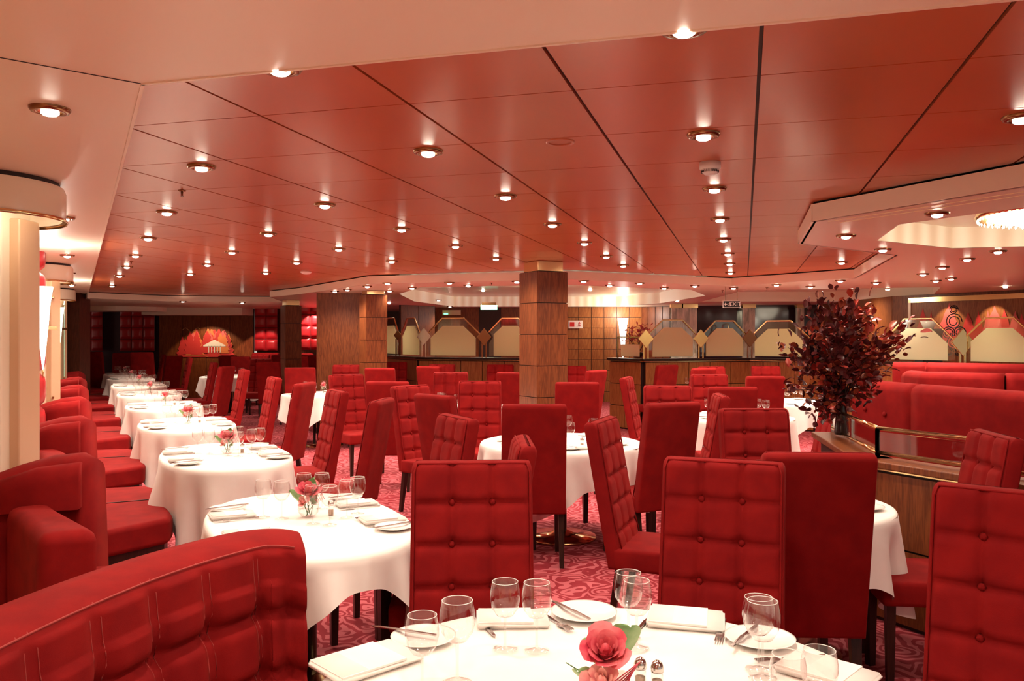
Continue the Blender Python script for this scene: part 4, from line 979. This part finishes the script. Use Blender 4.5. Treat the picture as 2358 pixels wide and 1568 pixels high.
def petal(h, r, open_, ang, wd, curl=.0):
    rows = []
    for j in range(6):
        f = j / 5; row = []
        for i in range(7):
            s = (i / 6 * 2 - 1); a = ang + s * wd * (math.sin(PI * (.18 + .62 * f))) ; rr = r * (.35 + .65 * math.sin(f * PI * .55)) + open_ * f * f - .06 * r * abs(s) + curl * max(0, f - .7)
            row.append((rr * math.cos(a), rr * math.sin(a), h * f - .12 * h * abs(s) ** 3 - curl * .4 * max(0, f - .7)))
        rows.append(row)
    return rows
def rose(parent, loc, s, n, pale=False, name='rose_bloom', lean=(0, 0)):
    b = MB(); 
    for k in range(n):
        f = k / n; b.sheet(petal(.052 * (1 - .25 * f), .008 + .030 * f, .002 + .016 * f * f, k * 2.4, .95 - .2 * f, .03 * f))
    b.lathe([(.003, 0), (.018, .008), (.012, .03), (.002, .045)], 10)
    o = b.build(name, rosepale if pale else rosemat, parent, True, loc=loc); o.scale = (s, s, s); o.rotation_euler = (lean[0], lean[1], 0); return o
def leaf_sheet(L, wd, bend, n=8):
    rows = []
    for j in range(n + 1):
        f = j / n; w2 = wd * math.sin(PI * min(1, f * .93 + .05)) ** .75
        rows.append([(s * w2, -L * f * .35 - .0 + .012 * abs(s) , L * math.sin(f * bend) / bend * 1.2 + .004 * abs(s)) for s in (-1, -.5, 0, .5, 1)])
    return MB().sheet(rows)
def vase(x, y, z, label, group, detail=True, rz=0):
    t = thing('rose_vase', label, 'flower vase', (x, y, z), rz, group)
    MB().lathe([(.030, .002), (.045, .02), (.050, .045), (.044, .07), (.034, .085), (.038, .095)], 24, capb=True, capt=False).build('glass_bowl', glass, t, True)
    rose(t, (0, 0, .105), 1.15, 14 if detail else 8, lean=(.5, .1))
    if detail:
        rose(t, (-.012, -.035, .07), .62, 9, True, 'rose_bud', lean=(.9, -.2))
        o = leaf_sheet(.15, .035, 1.5).build('broad_leaf', green, t, True, loc=(.03, .03, .05)); o.rotation_euler = (-.5, .0, 2.6)
        o = leaf_sheet(.10, .025, 1.2).build('side_leaf', green, t, True, loc=(-.02, -.01, .05)); o.rotation_euler = (.2, -.5, -.6)
        b = MB()
        for k in range(5): b.tube([(.01 * math.cos(k), .01 * math.sin(k), .005), (.02 * math.cos(k * 2), .02 * math.sin(k * 2), .05), (.006 * math.cos(k), .006 * math.sin(k), .12)], .0022, 5)
        b.build('stems', stemgreen, t)
        b = MB()
        for k in range(5): b.tube([(.0, .0, .08), (.03 + .006 * k, -.03 + .012 * k, .10 + .004 * k), (.055 + .003 * k, -.05 + .02 * k, .075)], .0014, 4)
        b.build('grass_blades', rosemat, t)
    else:
        MB().tube([(0, 0, .005), (.004, 0, .12)], .003, 5).build('stem', stemgreen, t)
        o = leaf_sheet(.10, .025, 1.2).build('leaf', green, t, True, loc=(-.02, .01, .06)); o.rotation_euler = (.1, -.4, 2.2)
def shaker(x, y, z, label, m):
    t = thing('shaker', label, 'shaker', (x, y, z), 0, 'salt and pepper shakers')
    MB().lathe([(.014, 0), (.0145, .03), (.0135, .045)], 16).build('glass_body', glass, t, True); MB().lathe([(.012, .002), (.012, .026)], 14).build('contents', m, t, True)
    MB().lathe([(.0150, .045), (.0155, .056), (.012, .066), (.005, .072), (.001, .073)], 16).build('domed_cap', chrome, t, True)
ZT = .762
POSW = {(-1, -1): 'near wall-side', (1, -1): 'near aisle-side', (-1, 1): 'far wall-side', (1, 1): 'far aisle-side'}
def loc_uv(c, rz, lx, ly): return (c[0] + math.cos(rz) * lx - math.sin(rz) * ly, c[1] + math.sin(rz) * lx + math.cos(rz) * ly)
def setting(c, rz, lx, ly, tn, pos, sx, full, pv):
    """plate, napkin and cutlery of one place; sx: side of the table it lies on"""
    x, y = loc_uv(c, rz, lx, ly); a = rz + (PI / 2 if sx > 0 else -PI / 2)
    put(pl_me, 'side_plate', x, y, 0, ZT, f'white side plate at the {pos} place of {tn}', 'plate', 'white side plates')
    x2, y2 = loc_uv(c, rz, lx + .005 * sx, ly + .17 * pv)
    t = thing('napkin', f'folded napkin at the {pos} place of {tn}', 'napkin', (x2, y2, ZT), rz + PI / 2, 'folded napkins')
    for nm, me in (('napkin_fold', nap_me),) + ((('flap', fold_me),) if full else ()): o = bpy.data.objects.new(nm, me); C.objects.link(o); o.parent = t
    put(kn_me, 'knife', *loc_uv(c, rz, lx, ly + .0 * pv), rz + PI / 2 * 1.1, ZT + .015, f'steel knife on the plate at the {pos} place of {tn}', 'knife', 'table knives')
    put(kn_me, 'knife', *loc_uv(c, rz, lx, ly + .085 * pv), rz + PI / 2, ZT, f'steel knife beside the napkin at the {pos} place of {tn}', 'knife', 'table knives')
    put(fk_me, 'fork', *loc_uv(c, rz, lx, ly + .25 * pv), rz + PI / 2, ZT, f'steel fork at the {pos} place of {tn}', 'fork', 'table forks')
names = ['the nearest window table'] + [f'the {ORD[i]} window table' for i in range(1, 8)]
for i, c in enumerate(TI):
    table(c[0], c[1], YU, .43, .72, names[i], (.36 if i else .13), (.16 if i else .30), seed=i + 4)
    for (sx, sy), pos in POSW.items():
        if i < 6: setting(c, YU, sx * .29, sy * .37, names[i], pos, sx, i < 3, -sy)
        else:
            put(pl_me, 'side_plate', *loc_uv(c, YU, sx * .29, sy * .3), 0, ZT, f'white side plate at the {pos} place of {names[i]}', 'plate', 'white side plates')
    gl = [(-.17, .13, 'far wall-side'), (-.10, .06, 'middle wall-side'), (.06, -.17, 'near middle'), (.0, -.11, 'near centre'), (.17, -.06, 'middle aisle-side'), (.24, .0, 'outer aisle-side'), (.12, .19, 'far aisle-side'), (.04, .22, 'far middle')]
    for k, (lx, ly, pos) in enumerate(gl if i < 6 else gl[:6]):
        wine(*loc_uv(c, YU, lx, ly), ZT, f'stemmed wine glass, {pos} of the cluster on {names[i]}', 'wine glasses on the window tables', .95, i < 4)
    vx, vy = loc_uv(c, YU, .02, .05); vase(vx, vy, ZT, f'pink rose in a round glass vase on {names[i]}', 'rose vases', i < 3)
    if i < 4: shaker(*loc_uv(c, YU, .12, .03), ZT, f'small shaker beside the vase on {names[i]}', pepper)
# foreground table
table(.215, 1.90, 0, .70, .70, 'the round foreground table', .30, .1, seed=3, n_=2.0)
tn = 'the foreground table'
for (px, D, lb, s) in ((972, 1.957, 'leftmost tall wine glass at the lower left edge of', 1.0), (1053, 2.02, 'bulbous wine glass, second from the left on', 1.08), (1163, 2.225, 'left glass of the pair before the tufted chair on', 1.0), (1236, 2.215, 'right glass of the pair before the tufted chair on', 1.0),
                       (1447, 2.31, 'rear glass of the pair above the rose on', 1.0), (1466, 2.235, 'front glass of the pair above the rose on', 1.0), (1747, 2.09, 'rear glass of the right-hand pair on', 1.0), (1756, 2.035, 'front glass of the right-hand pair on', 1.05), (1815, 1.74, 'low glass at the lower right edge of', .95), (1887, 1.765, 'outermost low glass at the lower right of', .95)):
    wine(X(px, D), D, ZT, f'clear {lb} {tn}', 'wine glasses on the foreground table', s)
for (px, py, lb, s) in ((1345, 1417, 'in the middle of the far rim of', 1.15), (1750, 1478, 'behind the right-hand glasses on', 1.1), (975, 1475, 'behind the leftmost glass on', 1.05)):
    x, y = W(px, py, ZT); o = put(pl_me, 'side_plate', x, y, 0, ZT, f'white side plate {lb} {tn}', 'plate', 'white side plates'); o.scale = (s, s, 1)
for (px, py, rz, lb, sx_, sy_) in ((1180, 1432, PI / 2 + .05, 'under the left glass pair on', 1.2, 1.05), (1580, 1432, PI / 2 - .25, 'large, right of the rear glasses on', 1.5, 1.1), (845, 1530, PI / 2 + .75, 'at the lower left edge of', 1.5, 1.25), (1905, 1556, PI / 2 - .75, 'at the lower right edge of', 1.3, 1.1)):
    x, y = W(px, py, ZT); t = thing('napkin', f'folded white napkin {lb} {tn}', 'napkin', (x, y, ZT), rz, 'folded napkins'); t.scale = (sx_, sy_, 1)
    for nm, me in (('napkin_fold', nap_me), ('flap', fold_me)): o = bpy.data.objects.new(nm, me); C.objects.link(o); o.parent = t
for (px, py, rz, lb, z) in ((1312, 1418, .55, 'lying across the far rim plate on', .016), (1113, 1440, .35, 'left of the glass pair on', 0), (1490, 1430, -.45, 'left of the large napkin on', 0), (1715, 1478, -.6, 'on the right plate of', .016), (930, 1468, 1.2, 'on the left plate of', .016)):
    x, y = W(px, py, ZT); put(kn_me, 'knife', x, y, rz, ZT + z, f'steel knife {lb} {tn}', 'knife', 'table knives')
for (px, py, rz, lb) in ((1276, 1432, 3.6, 'right of the left glass pair on'), (1662, 1455, 2.8, 'right of the large napkin on'), (1820, 1520, 1.8, 'behind the low glasses on')):
    x, y = W(px, py, ZT); put(fk_me, 'fork', x, y, rz, ZT, f'steel fork {lb} {tn}', 'fork', 'table forks')
def big_vase():
    t = thing('rose_vase', 'square glass vase with a large pink rose, bud and leaves on the foreground table', 'flower vase', (.222, 1.90, ZT), 0, 'rose vases')
    MB().box((0, 0, .03), (.085, .085, .06)).build('glass_cube', glass, t, bevel=.004); MB().box((0, 0, .022), (.07, .07, .035)).build('water', glass, t)
    rose(t, (-.008, -.012, .112), 1.08, 20, lean=(.65, -.15)); rose(t, (-.018, -.04, .060), .85, 10, True, 'rose_bud', lean=(.7, -.35))
    for k, (lc, ro, L, wd) in enumerate((((.028, .02, .085), (-.1, .15, .2), .125, .038), ((-.02, .02, .07), (-.2, -.3, -.3), .10, .026), ((-.045, -.01, .04), (.3, -.3, -.4), .085, .022), ((.02, -.035, .035), (.7, .5, .5), .08, .02), ((-.03, -.04, .03), (.8, -.4, -.3), .07, .02))):
        o = leaf_sheet(L, wd, 1.7).build('leaf', green, t, True, loc=lc); o.rotation_euler = ro
    for k in range(6):
        MB().tube([(.02, -.02, .04), (.045 + .004 * k, -.03, .075 + .006 * k), (.03 - .006 * k, -.05, .045 + .004 * k), (-.005, -.055, .045)], .0016, 5).build('grass_blade', rosemat, t, True)
    b = MB()
    for k in range(4): b.tube([(.01 * k - .015, .0, .005), (.006 * k - .01, -.01, .11)], .003, 5)
    b.build('stems', stemgreen, t)
    MB().tube([(-.04, -.02, .07), (-.075, -.02, .085), (-.1, -.02, .10)], .0014, 4).build('twig', stemgreen, t)
big_vase()
shaker(.306, 1.985, ZT, 'left silver-capped shaker beside the foreground rose vase', pepper); shaker(.343, 1.965, ZT, 'right silver-capped shaker beside the foreground rose vase', pepper)
# other tables
others = [(.39, 6.62, .64, 'the round middle table', 9), (1.37, 4.2, .52, 'the mostly hidden right table', 10), (2.35, 8.7, .58, 'the table beyond the leaning chair', 11),
          (3.42, 10.75, .62, 'the table beside the bouquet', 12), (-2.75, 12.15, .6, 'the far table before the wood pier', 13), (-.55, 9.7, .6, 'the table left of the column', 14), (3.0, 13.15, .42, 'the table at the right half wall', 15), (-5.9, 17.4, .6, 'the far table near the mural', 16)]
for (x, y, r, nm, sd) in others:
    table(x, y, .3, r, r, nm, .28, .22, seed=sd, n_=2.05)
    ng = 8 if y < 14 else 6
    for k in range(ng):
        a = 2 * PI * k / ng + .35 * (k % 2) + .2; rr = r * .42 + .05 * (k % 2)
        wine(x + rr * math.cos(a), y + rr * math.sin(a), ZT, f'stemmed wine glass, {ORD[k].replace("nearest", "first")} clockwise from the right on {nm}', 'wine glasses on the round tables', .98, False)
    for k in range(6 if y < 11 else 4):
        a = 2 * PI * k / 6 + .6; rr = r * .74
        px_, py_ = x + rr * math.cos(a), y + rr * math.sin(a)
        put(pl_me, 'side_plate', px_, py_, 0, ZT, f'white side plate, {ORD[k].replace("nearest", "first")} round from the right on {nm}', 'plate', 'white side plates')
        if y < 9:
            a2 = a + .42 / r * .5
            t = thing('napkin', f'folded white napkin, {ORD[k].replace("nearest", "first")} round from the right on {nm}', 'napkin', (x + rr * .95 * math.cos(a2), y + rr * .95 * math.sin(a2), ZT), a2 + PI / 2 + PI / 2, 'folded napkins'); o = bpy.data.objects.new('napkin_fold', nap_me); C.objects.link(o); o.parent = t
            put(kn_me, 'knife', px_, py_, a + .3, ZT + .015, f'steel knife, {ORD[k].replace("nearest", "first")} round from the right on {nm}', 'knife', 'table knives')
    vase(x, y, ZT, f'small rose vase at the centre of {nm}', 'rose vases', False)
shaker(.53, 6.3, ZT, 'shaker beside the vase on the round middle table', pepper)
# ------------------------------------------------------------------ the tall bouquet
def bouquet():
    bx, by_, bz = X(1938, 5.75), 5.75, .92
    t = thing('bouquet', 'tall bouquet of dark red leafy branches on the right booth wall', 'flower arrangement', (bx, by_, bz))
    MB().lathe([(.045, 0), (.05, .02), (.04, .12), (.03, .22), (.035, .26)], 20).build('vase', mat('dark_vase', (.03, .02, .02), .15), t, True)
    r = random.Random(11); lm = []
    for s_ in range(3):
        rows = []
        for j in range(5):
            f = j / 4; wv_ = .019 * math.sin(PI * (.06 + .93 * f)) ** .8
            rows.append([(q * wv_, .058 * f, .010 * math.sin(f * 2.4) + .006 * abs(q) * (1 if s_ else -1)) for q in (-1, 0, 1)])
        lm.append([MB().sheet(rows).data('leaf', m, True) for m in leafm])
    kx = 5.75 / F; tips = []
    prof = [(1870, 745), (1850, 770), (1835, 800), (1845, 840), (1880, 700), (1912, 692), (1935, 700), (1970, 695), (1990, 720), (2030, 735), (2050, 760), (2065, 775), (2040, 800), (2030, 830), (2000, 860), (1900, 760), (1930, 760), (1960, 760), (1990, 770), (1910, 800), (1950, 800), (1980, 810), (1880, 850), (1920, 850), (1960, 850), (1990, 850), (1880, 790), (1940, 730), (1900, 900), (1890, 940), (1925, 900), (1860, 830), (2010, 790), (1975, 735), (1888, 958), (1905, 930), (1945, 935), (1925, 950), (1850, 900), (2045, 850), (1990, 900)]
    for (px, py) in prof: tips.append(((px - 1938) * kx, (r.random() - .5) * .45, (HZ - py) * kx + H - bz))
    bst = MB(); leaves = []
    for k, tp in enumerate(tips):
        st = (r.uniform(-.02, .02), r.uniform(-.02, .02), .2); mid = (tp[0] * .45 + r.uniform(-.04, .04), tp[1] * .5, .2 + (tp[2] - .2) * .55 + .05)
        path = [st, mid, tp]; bst.tube(path, .004, 5, .0015)
        n = 40
        for j in range(n):
            f = .45 + .6 * j / n if tp[2] > .25 else .2 + .85 * j / n
            if f < .5: g_ = f / .5; c = [st[q] + (mid[q] - st[q]) * g_ for q in range(3)]
            else: g_ = (f - .5) / .5; c = [mid[q] + (tp[q] - mid[q]) * g_ for q in range(3)]
            c = [c[0] + r.gauss(0, .042), c[1] + r.gauss(0, .05), c[2] + r.gauss(0, .038)]
            d = (c[0] + r.uniform(-.5, .5), c[1] - .2 + r.uniform(-.5, .3), c[2] - .35 + r.uniform(-.5, .6))
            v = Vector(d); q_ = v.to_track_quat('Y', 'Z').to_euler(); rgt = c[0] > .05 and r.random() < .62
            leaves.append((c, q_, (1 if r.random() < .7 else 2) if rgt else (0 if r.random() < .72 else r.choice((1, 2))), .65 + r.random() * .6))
    bst.build('branches', mat('dark_bark', (.03, .01, .008), .6), t)
    r.shuffle(leaves); leaves.sort(key=lambda e_: e_[0][1])
    for k, (c, q_, mi, s_) in enumerate(leaves[:290]):
        o = bpy.data.objects.new('leaf', lm[k % 3][mi]); C.objects.link(o); o.parent = t; o.location = c; o.rotation_euler = (q_[0], q_[1] + r.uniform(-1, 1), q_[2]); o.scale = (s_,) * 3
    for mi in range(3):
        b = MB()
        for k, (c, q_, m2, s_) in enumerate(leaves[290:]):
            if m2 != mi: continue
            M = Matrix.Translation(c) @ q_.to_matrix().to_4x4() @ Matrix.Rotation(r.uniform(-1, 1), 4, 'Y') @ Matrix.Scale(s_, 4); src = lm[k % 3][mi]
            b.add([M @ v.co for v in src.vertices], [tuple(p.vertices) for p in src.polygons])
        o = b.build('inner_foliage', leafm[mi], t, True); o['kind'] = 'stuff'
bouquet()
def small_plant(px, py, D, w_, h_, label):
    t = thing('leafy_plant', label, 'plant', (X(px, D), D, HW)); r = random.Random(4)
    MB().lathe([(.08, 0), (.1, .08), (.09, .1)], 16).build('pot', wood_dark, t, True)
    b = MB(); zc = Z(py, D) - HW
    for k in range(170):
        a, e_ = r.random() * 2 * PI, r.random(); c = (w_ * math.cos(a) * r.random(), .12 * math.sin(a), zc + h_ * (r.random() - .5) * 1.4); v = Vector((r.uniform(-1, 1), r.uniform(-1, .2), r.uniform(-.5, 1))).normalized(); s_ = v.cross(Vector((0, 0, 1))).normalized() * .022
        b.add([c, Vector(c) + v * .04 + s_, Vector(c) + v * .08, Vector(c) + v * .04 - s_], [(0, 1, 2, 3)])
    o = b.build('foliage', rosemat, t); o['kind'] = 'stuff'
    b = MB(); [b.tube([(0, 0, .08), (w_ * .8 * math.sin(k), .05 * math.cos(k), zc)], .006, 5) for k in range(6)]; b.build('stems', joint, t)
small_plant(1470, 768, 14.65, .28, .22, 'small pinkish leafy plant behind the low rectangular frosted screen')
dupes = [k for k, v in used_labels.items() if v > 1]
print('duplicate labels', dupes[:10], 'objects', len(bpy.data.objects))

for k in used_labels:
    n = len(k.split())
    if n > 16 or n < 4: print('LABEL', n, k)
